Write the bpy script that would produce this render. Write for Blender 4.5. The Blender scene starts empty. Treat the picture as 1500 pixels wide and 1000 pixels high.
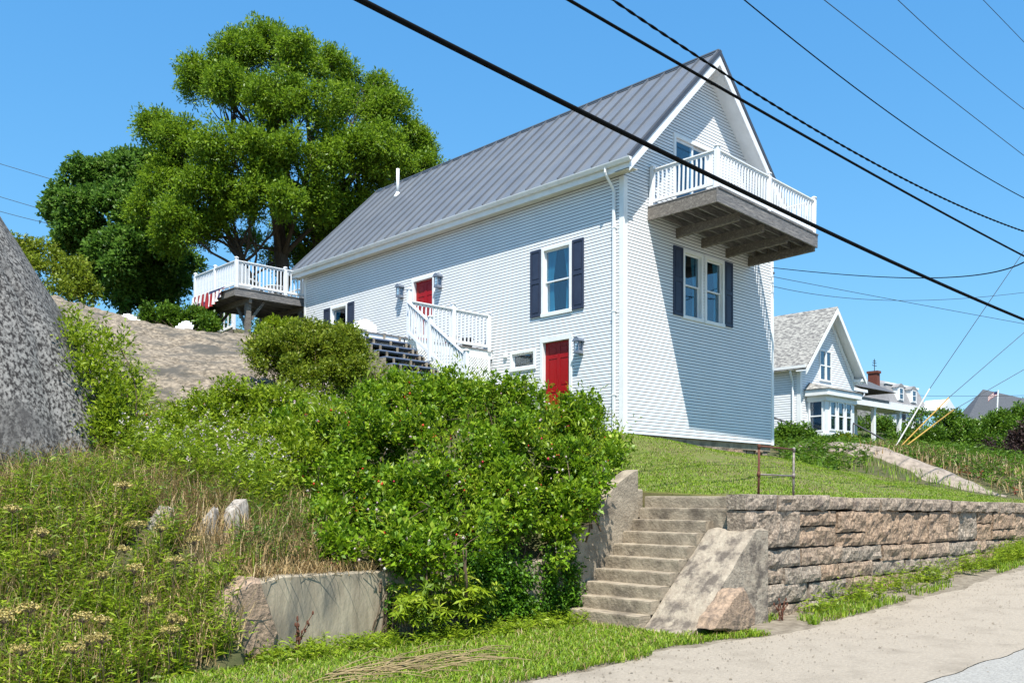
import bpy, math, random
import numpy as np
from mathutils import Vector, Matrix, noise
random.seed(7); RNG = np.random.default_rng(7)
SC = bpy.context.scene; COL = SC.collection
R = math.radians
# ------------------------------------------------------------------ camera, sky, sun
# world axes: +x runs along the road away to the right, +y away from the road, z up; camera above the origin
EYE, F_PX, YAW, PITCH, ROLL, SHIFT = 1.7, 1350.0, 0.7588, 0.02, 0.003, 203.5
_f = np.array([math.sin(YAW)*math.cos(PITCH), math.cos(YAW)*math.cos(PITCH), math.sin(PITCH)])
_r = np.array([math.cos(YAW), -math.sin(YAW), 0.0]); _u = np.cross(_r, _f)
_r, _u = _r*math.cos(ROLL)+_u*math.sin(ROLL), -_r*math.sin(ROLL)+_u*math.cos(ROLL)
cam = bpy.data.cameras.new('camera'); cam_o = bpy.data.objects.new('camera', cam); COL.objects.link(cam_o)
cam.sensor_width = 36; cam.lens = F_PX/1500*36; cam.shift_y = SHIFT/1500
cam.clip_start = .1; cam.clip_end = 3000
m4 = Matrix.Identity(4)
for i in range(3):
    m4[i][0], m4[i][1], m4[i][2] = _r[i], _u[i], -_f[i]
m4[2][3] = EYE
cam_o.matrix_world = m4
SC.camera = cam_o
SUN_DIR = Vector((.348, .408, -1.0)).normalized()
w = bpy.data.worlds.new('World'); SC.world = w; w.use_nodes = True
nt = w.node_tree; bg = nt.nodes['Background']
sky = nt.nodes.new('ShaderNodeTexSky'); sky.sky_type = 'NISHITA'; sky.sun_disc = False
sky.sun_elevation = R(61.8); sky.sun_rotation = math.atan2(-SUN_DIR.x, -SUN_DIR.y)
sky.air_density = 1.0; sky.dust_density = .3; sky.ozone_density = 1.0
# the photograph's sky is an even, saturated azure: soften the sky texture's gradient channel by channel
sp_ = nt.nodes.new('ShaderNodeSeparateColor'); cb_ = nt.nodes.new('ShaderNodeCombineColor'); nt.links.new(sky.outputs[0], sp_.inputs[0])
for ch, (ex_, k_) in enumerate(((.90, .454), (.60, 1.21), (.40, 2.336))):
    pw = nt.nodes.new('ShaderNodeMath'); pw.operation = 'POWER'; pw.inputs[1].default_value = ex_
    ml = nt.nodes.new('ShaderNodeMath'); ml.operation = 'MULTIPLY'; ml.inputs[1].default_value = k_
    nt.links.new(sp_.outputs[ch], pw.inputs[0]); nt.links.new(pw.outputs[0], ml.inputs[0]); nt.links.new(ml.outputs[0], cb_.inputs[ch])
nt.links.new(cb_.outputs[0], bg.inputs[0])
bg.inputs[1].default_value = .130
sun = bpy.data.lights.new('sun', 'SUN'); sun.energy = 5.0; sun.angle = R(.5); sun.color = (1, .955, .88)
sun_o = bpy.data.objects.new('sun', sun); COL.objects.link(sun_o)
sun_o.rotation_euler = SUN_DIR.to_track_quat('-Z', 'Y').to_euler()
SC.view_settings.view_transform = 'Standard'; SC.view_settings.look = 'None'
SC.view_settings.exposure = .82; SC.view_settings.gamma = 1
SC.cycles.max_bounces = 6; SC.cycles.transparent_max_bounces = 12

O3 = np.array([0, 0, EYE])
def ray(x, y): return _r*(x-750)/F_PX + _u*(500+SHIFT-y)/F_PX + _f
def at(x, y, D):                      # real point seen at photo pixel x, y at D metres depth
    return O3 + ray(x, y)*D
def on(x, y, ax, val):                # ... on the plane coordinate[ax] = val
    d = ray(x, y); return O3 + d*((val-O3[ax])/d[ax])

# ------------------------------------------------------------------ materials
MATS = {}
def nodes_of(name):
    m = bpy.data.materials.new(name); m.use_nodes = True; MATS[name] = m
    t = m.node_tree; return m, t, t.nodes['Principled BSDF']
def rgba(c): return (c[0], c[1], c[2], 1)
def noise_mat(name, c1, c2, scale=4, rough=.6, detail=5, lo=.35, hi=.65, bump=0, bscale=None, c3=None, s3=1.0, lo3=.5, hi3=.7,
              stretch=None, metallic=0, spec=.4, tint=None, coord='Object'):
    """two-colour noise, an optional third stain colour at a larger scale, bump, optional per-face 'tint' attribute"""
    m, t, p = nodes_of(name); N = t.nodes; L = t.links
    tc = N.new('ShaderNodeTexCoord'); src = tc.outputs[coord]
    if stretch:
        mp = N.new('ShaderNodeMapping'); mp.inputs['Scale'].default_value = stretch
        L.new(src, mp.inputs[0]); src = mp.outputs[0]
    def ns(sc, det=detail):
        n = N.new('ShaderNodeTexNoise'); n.inputs['Scale'].default_value = sc; n.inputs['Detail'].default_value = det
        n.inputs['Roughness'].default_value = .62
        L.new(src, n.inputs['Vector']); return n.outputs['Fac']
    def ramp(fac, a, b):
        r = N.new('ShaderNodeMapRange'); r.inputs[1].default_value = a; r.inputs[2].default_value = b
        L.new(fac, r.inputs[0]); return r.outputs[0]
    def mix(f, a, b, bt='MIX'):
        x = N.new('ShaderNodeMix'); x.data_type = 'RGBA'; x.blend_type = bt
        for v, k in ((f, 0), (a, 6), (b, 7)):
            if isinstance(v, tuple): x.inputs[k].default_value = v
            elif isinstance(v, float): x.inputs[k].default_value = v
            else: L.new(v, x.inputs[k])
        return x.outputs[2]
    col = mix(ramp(ns(scale), lo, hi), rgba(c1), rgba(c2))
    if c3: col = mix(ramp(ns(s3, 6), lo3, hi3), col, rgba(c3))
    if tint:
        a = N.new('ShaderNodeAttribute'); a.attribute_name = 'tint'
        col = mix(ramp(a.outputs['Fac'], 0, 1), col, mix(1.0, col, rgba(tint), 'MULTIPLY'))
    L.new(col, p.inputs['Base Color'])
    p.inputs['Roughness'].default_value = rough; p.inputs['Metallic'].default_value = metallic
    p.inputs['Specular IOR Level'].default_value = spec
    if bump:
        b = N.new('ShaderNodeBump'); b.inputs['Strength'].default_value = bump; b.inputs['Distance'].default_value = .03
        L.new(ns(bscale or scale, 6), b.inputs['Height']); L.new(b.outputs[0], p.inputs['Normal'])
    return m
def leaf_mat(name, c1, c2, c3=None, trans=.35, rough=.45):
    m, t, p = nodes_of(name); N = t.nodes; L = t.links
    a = N.new('ShaderNodeAttribute'); a.attribute_name = 'tint'
    cr = N.new('ShaderNodeValToRGB'); e = cr.color_ramp.elements
    e[0].color = rgba(c1); e[1].color = rgba(c2)
    if c3:
        e[1].position = .8; x = e.new(1.0); x.color = rgba(c3)
    L.new(a.outputs['Fac'], cr.inputs[0]); L.new(cr.outputs[0], p.inputs['Base Color'])
    p.inputs['Roughness'].default_value = rough; p.inputs['Specular IOR Level'].default_value = .3
    tr = N.new('ShaderNodeBsdfTranslucent'); mx = N.new('ShaderNodeMixShader'); mx.inputs[0].default_value = trans
    L.new(cr.outputs[0], tr.inputs[0]); L.new(p.outputs[0], mx.inputs[1]); L.new(tr.outputs[0], mx.inputs[2])
    L.new(mx.outputs[0], N['Material Output'].inputs[0]); return m
def glass_mat(name, c, k=.42):
    m, t, p = nodes_of(name); N = t.nodes; L = t.links
    g = N.new('ShaderNodeBsdfGlossy'); g.inputs['Roughness'].default_value = .02
    tr = N.new('ShaderNodeBsdfTransparent'); tr.inputs[0].default_value = rgba(c)
    mx = N.new('ShaderNodeMixShader'); fr = N.new('ShaderNodeLayerWeight'); fr.inputs[0].default_value = .12; mr = N.new('ShaderNodeMapRange'); mr.inputs[3].default_value = .08; mr.inputs[4].default_value = .7
    L.new(fr.outputs[1], mr.inputs[0]); L.new(mr.outputs[0], mx.inputs[0]); L.new(tr.outputs[0], mx.inputs[1]); L.new(g.outputs[0], mx.inputs[2])
    L.new(mx.outputs[0], N['Material Output'].inputs[0]); return m

M = MATS
noise_mat('siding_gap_shade', (.02, .024, .03), (.03, .034, .04), 3, .95)  # near-black colour that paints the shade line under each siding course
noise_mat('white_siding', (.75, .765, .775), (.70, .72, .735), 1.3, .5, c3=(.62, .635, .635), s3=.9, lo3=.6, hi3=.9)
noise_mat('white_trim', (.80, .81, .80), (.72, .73, .72), 3, .5)
noise_mat('white_vinyl', (.78, .79, .80), (.70, .71, .72), 4, .4)
noise_mat('soffit_white', (.66, .64, .56), (.58, .56, .50), 3, .6)
noise_mat('roof_metal', (.112, .124, .145), (.135, .147, .168), 1.2, .42, spec=.5, c3=(.16, .168, .18), s3=.5, lo3=.5, hi3=.8)
noise_mat('roof_trim', (.05, .055, .07), (.06, .066, .08), 3, .45)
noise_mat('red_paint', (.33, .002, .004), (.28, .002, .004), 3, .4, spec=.3)
noise_mat('shutter_blue', (.022, .03, .058), (.03, .04, .072), 4, .5)
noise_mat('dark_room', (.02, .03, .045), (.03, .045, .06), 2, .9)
noise_mat('curtain', (.06, .24, .28), (.10, .32, .36), 14, .8, stretch=(1, 1, .03))
noise_mat('lantern_metal', (.16, .19, .24), (.22, .25, .30), 6, .5, metallic=.3)
noise_mat('grey_timber', (.20, .175, .15), (.10, .088, .075), 5, .8, bump=.4, stretch=(1.2, 6, 9), c3=(.30, .27, .23), s3=2, lo3=.5, hi3=.75)
noise_mat('grey_timber_x', (.22, .21, .205), (.07, .068, .07), 5, .8, bump=.4, stretch=(1.2, 9, 14), c3=(.34, .31, .28), s3=1.5, lo3=.5, hi3=.75)
noise_mat('tread_paint', (.10, .14, .22), (.14, .17, .24), 6, .6)
noise_mat('concrete', (.36, .30, .22), (.22, .18, .13), 5, .85, bump=.7, bscale=20, c3=(.11, .088, .065), detail=9, s3=2.2, lo3=.52, hi3=.72)
noise_mat('concrete_pale', (.37, .315, .24), (.25, .205, .155), 8, .85, bump=1.0, bscale=16, c3=(.12, .098, .078), s3=4.5, lo3=.48, hi3=.62, detail=9)
noise_mat('old_wall_concrete', (.37, .315, .225), (.23, .19, .135), 4, .85, bump=.6, bscale=9, c3=(.12, .115, .095), s3=2.2, lo3=.48, hi3=.72, stretch=(1.6, 1, .45), detail=9)
noise_mat('granite_block', (.37, .305, .235), (.165, .13, .10), 22, .9, detail=9, lo=.40, hi=.60, bump=1.0, bscale=26, c3=(.13, .105, .09), s3=3.3, lo3=.55, hi3=.72, tint=(1.12, .91, .74))
noise_mat('wall_mortar', (.09, .075, .06), (.05, .042, .035), 6, .95)
noise_mat('pink_granite', (.40, .28, .19), (.17, .125, .09), 14, .9, detail=9, bump=1.0, bscale=16, c3=(.12, .09, .07), s3=4)
noise_mat('dark_granite', (.22, .21, .195), (.016, .014, .013), 26, .9, detail=9, lo=.42, hi=.58, bump=.9, bscale=10, c3=(.055, .052, .05), s3=1.6, lo3=.5, hi3=.75, stretch=(1, 1, .55))
noise_mat('ledge_granite', (.30, .245, .18), (.10, .082, .06), 9, .9, detail=10, lo=.38, hi=.6, bump=1.0, bscale=8, c3=(.075, .068, .055), s3=.9, lo3=.5, hi3=.62, stretch=(1, 1, 2.2))
noise_mat('pale_ledge', (.31, .255, .205), (.18, .148, .118), 6, .9, detail=9, bump=.8, bscale=6, c3=(.14, .115, .095), s3=1.6, lo3=.55, hi3=.75)
noise_mat('weathered_stub', (.42, .38, .33), (.22, .19, .16), 6, .9, bump=.7, stretch=(6, 6, .7))
noise_mat('pavement', (.37, .315, .245), (.27, .23, .18), 30, .9, detail=10, lo=.3, hi=.7, bump=.7, bscale=45, c3=(.22, .185, .14), s3=1.7, lo3=.5, hi3=.8)
noise_mat('asphalt', (.36, .345, .31), (.22, .21, .19), 45, .9, bump=.5, bscale=70)
noise_mat('soil', (.235, .20, .15), (.13, .105, .075), 7, .95, bump=.6, bscale=9)
noise_mat('hill_soil', (.09, .075, .03), (.05, .06, .018), 3, .95, bump=.6, bscale=9)
noise_mat('lawn_soil', (.10, .12, .02), (.13, .105, .045), 1.3, .95, detail=8, lo=.4, hi=.68, bump=.6, bscale=14)
noise_mat('rust', (.085, .028, .015), (.13, .05, .028), 14, .85, bump=.3)
noise_mat('galvanised', (.26, .24, .22), (.16, .12, .10), 12, .6, metallic=.3)
noise_mat('black_cable', (.004, .0045, .005), (.007, .0075, .008), 8, .9, spec=.05)
noise_mat('thin_wire', (.02, .025, .03), (.03, .035, .04), 8, .6)
noise_mat('shingle_grey', (.33, .32, .29), (.13, .125, .12), 10, .9, detail=2, lo=.44, hi=.56, stretch=(.2, .5, 2.2))
noise_mat('shingle_dark', (.07, .075, .085), (.10, .105, .115), 4, .9, stretch=(1, 3, 3))
noise_mat('mansard_grey', (.26, .255, .255), (.20, .195, .195), 3, .9)
noise_mat('brick_red', (.17, .05, .032), (.12, .036, .024), 10, .9)
noise_mat('bark', (.10, .075, .055), (.045, .034, .026), 6, .95, bump=.7, stretch=(4, 4, 1))
noise_mat('twig', (.14, .10, .065), (.08, .055, .035), 6, .95)
noise_mat('straw', (.30, .225, .11), (.20, .145, .07), 6, .9, stretch=(1, 1, 1))
noise_mat('guard_yellow', (.55, .33, .06), (.45, .26, .05), 5, .5)
noise_mat('guard_white', (.75, .74, .70), (.65, .64, .60), 5, .5)
noise_mat('door_blue', (.12, .22, .32), (.10, .19, .28), 5, .5)
noise_mat('pot_red', (.42, .015, .015), (.35, .012, .012), 5, .5)
noise_mat('pot_dark', (.03, .03, .035), (.05, .05, .055), 5, .6)
glass_mat('window_glass', (.72, .86, .95))
leaf_mat('locust_leaf', (.055, .13, .010), (.22, .345, .02), (.36, .47, .05), .40)
leaf_mat('maple_leaf', (.035, .11, .015), (.14, .26, .035), (.32, .42, .13), .42)
leaf_mat('rose_leaf', (.05, .13, .010), (.23, .37, .014), (.48, .54, .08), .36)
leaf_mat('olive_leaf', (.08, .13, .010), (.24, .30, .022), (.33, .30, .07), .34)
leaf_mat('weed_leaf', (.09, .16, .010), (.29, .39, .018), (.46, .50, .08), .38)
leaf_mat('dark_shrub_leaf', (.04, .10, .010), (.13, .24, .018), (.22, .33, .04), .3)
leaf_mat('ivy_leaf', (.03, .10, .008), (.11, .24, .012), (.20, .33, .03), .3)
leaf_mat('burgundy_leaf', (.03, .018, .018), (.06, .035, .03), (.10, .05, .04), .2)
leaf_mat('grass_blade', (.10, .20, .010), (.25, .37, .02), (.38, .42, .08), .4)
leaf_mat('dry_blade', (.27, .17, .07), (.42, .31, .15), (.52, .42, .24), .3)
leaf_mat('pale_flower', (.50, .36, .38), (.62, .55, .52), (.70, .68, .62), .3)
leaf_mat('tansy_flower', (.40, .32, .09), (.50, .40, .15), (.58, .49, .24), .2)
leaf_mat('red_weed', (.16, .05, .02), (.26, .06, .03), (.34, .10, .06), .2)
leaf_mat('red_hip', (.50, .035, .02), (.46, .07, .02), (.40, .02, .06), .1)
def lamp_mat():
    m, t, p = nodes_of('lit_bulb'); p.inputs['Emission Color'].default_value = (1, .75, .35, 1); p.inputs['Emission Strength'].default_value = 4
    p.inputs['Base Color'].default_value = (.8, .7, .5, 1)
lamp_mat()
def flag_mat():                       # red and white stripes, plain dark blue canton: pigment only
    m, t, p = nodes_of('flag_cloth'); N = t.nodes; L = t.links
    a = N.new('ShaderNodeAttribute'); a.attribute_name = 'tint'
    cr = N.new('ShaderNodeValToRGB'); cr.color_ramp.interpolation = 'CONSTANT'; e = cr.color_ramp.elements
    e[0].color = (.26, .01, .014, 1); e[1].position = .33; e[1].color = (.72, .71, .68, 1)
    x = e.new(.66); x.color = (.02, .03, .09, 1)
    L.new(a.outputs['Fac'], cr.inputs[0]); L.new(cr.outputs[0], p.inputs['Base Color']); p.inputs['Roughness'].default_value = .85
flag_mat()

# ------------------------------------------------------------------ object helpers
def tag(o, label=None, cat=None, group=None, kind=None):
    if label: o['label'] = label
    if cat: o['category'] = cat
    if group: o['group'] = group
    if kind: o['kind'] = kind
    return o
def thing(name, label, cat, loc=(0, 0, 0), group=None):
    o = bpy.data.objects.new(name, None); COL.objects.link(o); o.location = loc; o.empty_display_size = .2
    return tag(o, label, cat, group)
def copy_tree(o, parent=None):
    c = o.copy(); COL.objects.link(c); c.parent = parent
    for ch in list(o.children): copy_tree(ch, c)
    return c
class MB:
    def __init__(s, off=(0, 0, 0)): s.v = []; s.f = []; s.t = []; s.off = np.array(off, float); s.tint = 0.
    def add(s, vs, fs):
        n = len(s.v); s.v += [tuple(p) for p in vs]; s.f += [tuple(i+n for i in q) for q in fs]; s.t += [s.tint]*len(fs)
    def box(s, x0, y0, z0, x1, y1, z1):
        x0, x1 = sorted((x0, x1)); y0, y1 = sorted((y0, y1)); z0, z1 = sorted((z0, z1))
        s.add([(x0, y0, z0), (x1, y0, z0), (x1, y1, z0), (x0, y1, z0), (x0, y0, z1), (x1, y0, z1), (x1, y1, z1), (x0, y1, z1)],
              [(0, 3, 2, 1), (4, 5, 6, 7), (0, 1, 5, 4), (1, 2, 6, 5), (2, 3, 7, 6), (3, 0, 4, 7)])
    def beam(s, p, q, wd, ht, up=(0, 0, 1)):
        p, q, up = Vector(p), Vector(q), Vector(up); d = (q-p).normalized(); sd = d.cross(up)
        if sd.length < 1e-4: sd = d.cross(Vector((1, 0, 0)))
        sd.normalize(); upv = sd.cross(d)
        a, b = sd*wd/2, upv*ht/2
        vs = [e+i*a+j*b for e in (p, q) for i, j in ((-1, -1), (1, -1), (1, 1), (-1, 1))]
        s.add(vs, [(0, 3, 2, 1), (4, 5, 6, 7), (0, 1, 5, 4), (1, 2, 6, 5), (2, 3, 7, 6), (3, 0, 4, 7)])
    def tube(s, pts, r, seg=8, caps=True):
        pts = [Vector(p) for p in pts]; n = len(pts)
        rs = r if hasattr(r, '__len__') else [r]*n
        ref = None; vs = []
        for i, p in enumerate(pts):
            d = (pts[min(i+1, n-1)]-pts[max(i-1, 0)]).normalized()
            if ref is None: ref = d.cross(Vector((0, 0, 1))); ref = ref if ref.length > .05 else d.cross(Vector((1, 0, 0)))
            ref = (ref-d*ref.dot(d)).normalized(); b = d.cross(ref)
            for k in range(seg):
                a = 2*math.pi*k/seg; vs.append(p+(ref*math.cos(a)+b*math.sin(a))*rs[i])
        fs = [(i*seg+k, i*seg+(k+1) % seg, (i+1)*seg+(k+1) % seg, (i+1)*seg+k) for i in range(n-1) for k in range(seg)]
        if caps: fs += [tuple(range(seg-1, -1, -1)), tuple(range((n-1)*seg, n*seg))]
        s.add(vs, fs)
    def lathe(s, c, prof, seg=16):
        vs = [(c[0]+r*math.cos(2*math.pi*k/seg), c[1]+r*math.sin(2*math.pi*k/seg), c[2]+z) for r, z in prof for k in range(seg)]
        n = len(prof)
        fs = [(i*seg+k, i*seg+(k+1) % seg, (i+1)*seg+(k+1) % seg, (i+1)*seg+k) for i in range(n-1) for k in range(seg)]
        s.add(vs, fs+[tuple(range(seg-1, -1, -1)), tuple(range((n-1)*seg, n*seg))])
    def prism(s, pts, d):             # extrude a polygon by vector d
        n = len(pts); P = [Vector(p) for p in pts]; d = Vector(d)
        s.add(P+[p+d for p in P], [tuple(range(n-1, -1, -1)), tuple(range(n, 2*n))]+[(i, (i+1) % n, n+(i+1) % n, n+i) for i in range(n)])
    def build(s, name, mat, parent=None, smooth=False, bevel=0, label=None):
        me = bpy.data.meshes.new(name)
        v = np.array(s.v, float).reshape(-1, 3)-s.off
        me.from_pydata(v.tolist(), [], s.f); me.materials.append(M[mat])
        if any(s.t):
            a = me.attributes.new('tint', 'FLOAT', 'FACE'); a.data.foreach_set('value', np.array(s.t, np.float32))
        if smooth: me.polygons.foreach_set('use_smooth', [True]*len(me.polygons))
        me.validate(); me.update()
        o = bpy.data.objects.new(name, me); COL.objects.link(o); o.parent = parent
        if parent is None: o.location = s.off
        if bevel:
            b = o.modifiers.new('bevel', 'BEVEL'); b.width = bevel; b.segments = 1; b.limit_method = 'ANGLE'
        if label: o['label'] = label
        return o
def copy_part(o, parent, delta=(0, 0, 0)):
    c = o.copy(); COL.objects.link(c); c.parent = parent; c.location = o.location+Vector(delta); return c
def raw_mesh(name, V, Fq, mat, parent=None, tint=None, loc=(0, 0, 0), smooth=False):
    """fast mesh from numpy arrays: V (n,3), Fq (m,k)"""
    me = bpy.data.meshes.new(name); k = Fq.shape[1]; V = V-np.array(loc)
    me.vertices.add(len(V)); me.vertices.foreach_set('co', V.astype(np.float32).ravel())
    me.loops.add(Fq.size); me.loops.foreach_set('vertex_index', Fq.astype(np.int32).ravel())
    me.polygons.add(len(Fq)); me.polygons.foreach_set('loop_start', np.arange(0, Fq.size, k, dtype=np.int32))
    me.materials.append(M[mat])
    if tint is not None:
        a = me.attributes.new('tint', 'FLOAT', 'FACE'); a.data.foreach_set('value', tint.astype(np.float32))
    me.update(calc_edges=True); me.validate()
    if smooth: me.polygons.foreach_set('use_smooth', np.ones(len(Fq), bool))
    o = bpy.data.objects.new(name, me); COL.objects.link(o); o.parent = parent
    if parent is None: o.location = loc
    return o

# ------------------------------------------------------------------ terrain
HB = np.array([16.903, 13.997, 3.27])          # near corner of the house, bottom of the siding
def road_z(x):
    t = np.maximum(np.asarray(x, float)-10.5, 0); t = t*t/(t+2.0)
    return np.minimum(.056*t, 1.6)
CP = np.array([
 (2.3,8.6,-.1),(2.3,9.6,.15),(3.4,9.2,.2),(4.3,8.4,.02),(4.5,9.3,.75),(0,9,-.1),(-3,10,0.3),(-8,12,.6),(-12,20,2),(-3,16,2.2),
 (3.7,11.6,1.62),(3.0,10.6,.95),(4.6,11.0,1.4),(5,9.4,.82),(7,9.4,.85),(9.4,9.4,.95),(7,11,1.45),(9,11,1.7),(11,11,2.0),(4,13.2,2.0),(6.3,12.6,1.95),
 (9,13,2.3),(12,12.5,2.4),(14,13.5,2.85),(10.4,9.5,1.75),(11.2,9.4,1.82),(11.6,9.2,1.81),(12,8.2,1.80),(11.4,7.3,1.76),(11.4,8.3,1.77),(13,7.3,1.71),(16,7.3,1.69),(19,7.3,1.64),(22,7.3,1.61),(30,7.5,1.6),(45,7.5,1.7),(70,8,2),
 (13,9,1.93),(16,10.3,2.3),(20,10.3,2.2),(24,10,1.95),(16.9,13.8,3.22),(20,13.8,3.0),(23.6,13.9,2.72),(16.7,15.5,3.45),(16.7,18.3,4.3),(16.7,22,5.4),(16.7,28.2,6.9),
 (14,16,3.75),(13.4,18.5,4.35),(13,22,5.4),(9,15.5,3.0),(7,15.3,2.8),(10.6,17.3,3.65),(7.1,18.1,3.6),(9.5,18.6,4.1),(5,18.5,3.4),(2,20,3.6),
 (7.3,22,4.95),(10.5,22.5,5.25),(7.8,27,6.95),(4.6,24,6.0),(11.7,27.5,6.45),(14.7,27.4,6.75),(14.9,31,7.2),(10,34,8),(20,40,9.6),(5,40,9),(20,52,11.3),(-10,35,6),(-10,55,9),(30,50,10),(45,60,10),
 (27.6,12.5,3.0),(28,9.4,1.9),(27.5,11,2.3),(21.2,12,2.65),(36.5,20.3,4.0),(41,20.3,4.1),(31,15.5,3.5),(46,21,4.6),(37,12.9,3.4),(45,13,3.6),(60,20,5.2),(75,30,7.2),(80,26,7.0),(75,60,9),(60,40,7.5),(26,20,4.4),(26,30,6.8),(40,34,6.5),(50,9.5,2.6)], float)
def _tps():
    P = CP[:, :2]; n = len(P); d = np.linalg.norm(P[:, None]-P[None], axis=2)
    K = np.where(d > 0, d*d*np.log(d+1e-12), 0)+np.eye(n)*.5
    A = np.zeros((n+3, n+3)); A[:n, :n] = K; A[:n, n] = 1; A[:n, n+1:] = P; A[n, :n] = 1; A[n+1:, :n] = P.T
    return np.linalg.solve(A, np.concatenate([CP[:, 2], np.zeros(3)]))
TW = _tps()
def hill_z(x, y):
    x = np.asarray(x, float); y = np.asarray(y, float); sh = x.shape; q = np.stack([x.ravel(), y.ravel()], 1)
    out = np.zeros(len(q))
    for i in range(0, len(q), 20000):
        s = q[i:i+20000]; d = np.linalg.norm(s[:, None]-CP[None, :, :2], axis=2)
        out[i:i+20000] = (np.where(d > 0, d*d*np.log(d+1e-12), 0))@TW[:len(CP)]+TW[len(CP)]+s@TW[len(CP)+1:]
    return out.reshape(sh)
def fbm(x, y, s, seed=0):
    g = np.random.default_rng(seed); x = np.asarray(x, float); y = np.asarray(y, float); o = np.zeros(x.shape)
    for k in range(5):
        for _ in range(3):
            a = g.uniform(0, 6.28); ph = g.uniform(0, 6.28); o = o+np.sin((x*math.cos(a)+y*math.sin(a))*s*2**k+ph)*.6**k/3
    return o
def front_y(x):                        # front edge of the upper ground (foot of slope or back of a wall)
    return np.interp(x, [-15, 2, 4.4, 4.7, 5.2, 9.55, 9.6, 11.40, 11.42, 80], [8.2, 8.4, 8.5, 9.25, 9.25, 9.25, 9.22, 9.22, 7.25, 7.25])
def grid_mesh(name, X, Y, Z, mat, smooth=True):
    n, m_ = X.shape; V = np.stack([X, Y, Z], 2).reshape(-1, 3); i = np.arange(n*m_).reshape(n, m_)
    Fq = np.stack([i[:-1, :-1], i[1:, :-1], i[1:, 1:], i[:-1, 1:]], 2).reshape(-1, 4)
    return raw_mesh(name, V, Fq, mat, smooth=smooth)
# ground: one sheet to the horizon
gx = np.concatenate([[-1500, -400, -100, -40], np.linspace(-15, 45, 121), [60, 80, 120, 400, 1500]])
gy = np.concatenate([[-1500, -300, -60, -20], np.linspace(-12, 9.6, 55), [14, 40, 100, 400, 1500]])
GX, GY = np.meshgrid(gx, gy, indexing='ij')
GZ = road_z(GX)-.02-np.where(GY > 9.7, 3.0, 0)+np.where((GY > 6.1) & (GY < 9.6), .02+.02*fbm(GX, GY, 1.5, 3), 0)
tag(grid_mesh('ground', GX, GY, GZ, 'soil'), kind='structure')
# upper ground
sx = np.sort(np.concatenate([np.linspace(-15, 2, 18), np.linspace(2.2, 30, 190), np.linspace(31, 85, 45), [11.40, 11.42]]))
tt = np.concatenate([[0], np.linspace(0, 1, 60)**1.3*24, np.linspace(25, 60, 30)])
SX, TT = np.meshgrid(sx, tt, indexing='ij'); SY = front_y(SX)+TT
HZg = hill_z(SX, SY)+.05*fbm(SX, SY, 1.1, 5)*np.minimum(TT, 1)
lawn = (SX > 11) & (SX < 26) & (SY < 14.5)
HZg[:, 0] -= 1.3
tag(grid_mesh('hillside', SX, SY, HZg, 'hill_soil'), kind='structure')
# lawn as a sheet just above the hillside
lx = np.concatenate([[11.0, 11.40], np.linspace(11.42, 27.5, 90)]); lt = np.concatenate([[0], np.linspace(0, 1, 50)]); LX, LT = np.meshgrid(lx, lt, indexing='ij')
l_top = np.interp(lx, [11, 12.2, 14, 16.8, 17, 23.6, 25, 27.5], [9.9, 10.4, 12.2, 13.9, 13.94, 13.94, 12.0, 8.2])[:, None]
l_bot = np.where(lx < 11.41, 9.26, 7.26)[:, None]
LY = l_bot+(l_top-l_bot)*LT
def lawn_h(x, y): return hill_z(x, y)+.05*fbm(x, y, 1.1, 5)*np.minimum(np.maximum(y-front_y(x), 0), 1)
LZ = lawn_h(LX, LY)+.012
LZ[:, 0] -= .12
tag(grid_mesh('lawn', LX, LY, LZ, 'lawn_soil'), kind='structure')
# pavement (pale concrete margin) and road
px = np.linspace(-20, 60, 1201); ev = 6.15+.16*fbm(px, px*0, .9, 8)+.10*fbm(px, px*0, 4, 88)
PX, PT = np.meshgrid(px, np.linspace(0, 1, 24), indexing='ij')
lo_e = (3.62+.05*fbm(px, px*0, 2.4, 21))[:, None]
PY = lo_e+(ev[:, None]-lo_e)*PT
tag(grid_mesh('pavement', PX, PY, road_z(PX)-.008, 'pavement'), kind='structure')
RX, RT = np.meshgrid(px, np.linspace(0, 1, 24), indexing='ij')
tag(grid_mesh('road', RX, -6+(lo_e-.012+6)*RT, road_z(RX)-.010, 'asphalt'), kind='structure')
# granite ledge behind the meadow
ex, ey = np.meshgrid(np.linspace(0, 16.4, 420), np.linspace(16.8, 30, 340), indexing='ij')
q = ((ex-8.3)/7.6)**2+((ey-24.0)/6.6)**2+.10*fbm(ex, ey, .9, 2)
EZ = .030*fbm(ex, ey, 6, 16)+hill_z(ex, ey)+np.clip((1-q)*.9, -.6, .35)+.06*fbm(ex, ey, .8, 11)+.05*np.abs(fbm(ex, ey, 2.5, 12))-.16*np.exp(-np.abs(fbm(ex, ey*.5, .7, 14))/.05)-.10*np.exp(-np.abs(fbm(ex*.6, ey, 1.3, 15))/.05)
tag(grid_mesh('granite_ledge', ex, ey, EZ, 'ledge_granite'), kind='structure')
def ledge_z(x, y):
    qq = ((x-8.3)/7.6)**2+((y-24.0)/6.6)**2
    return hill_z(x, y)+np.clip((1-qq)*.9, -.6, .35)
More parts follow.
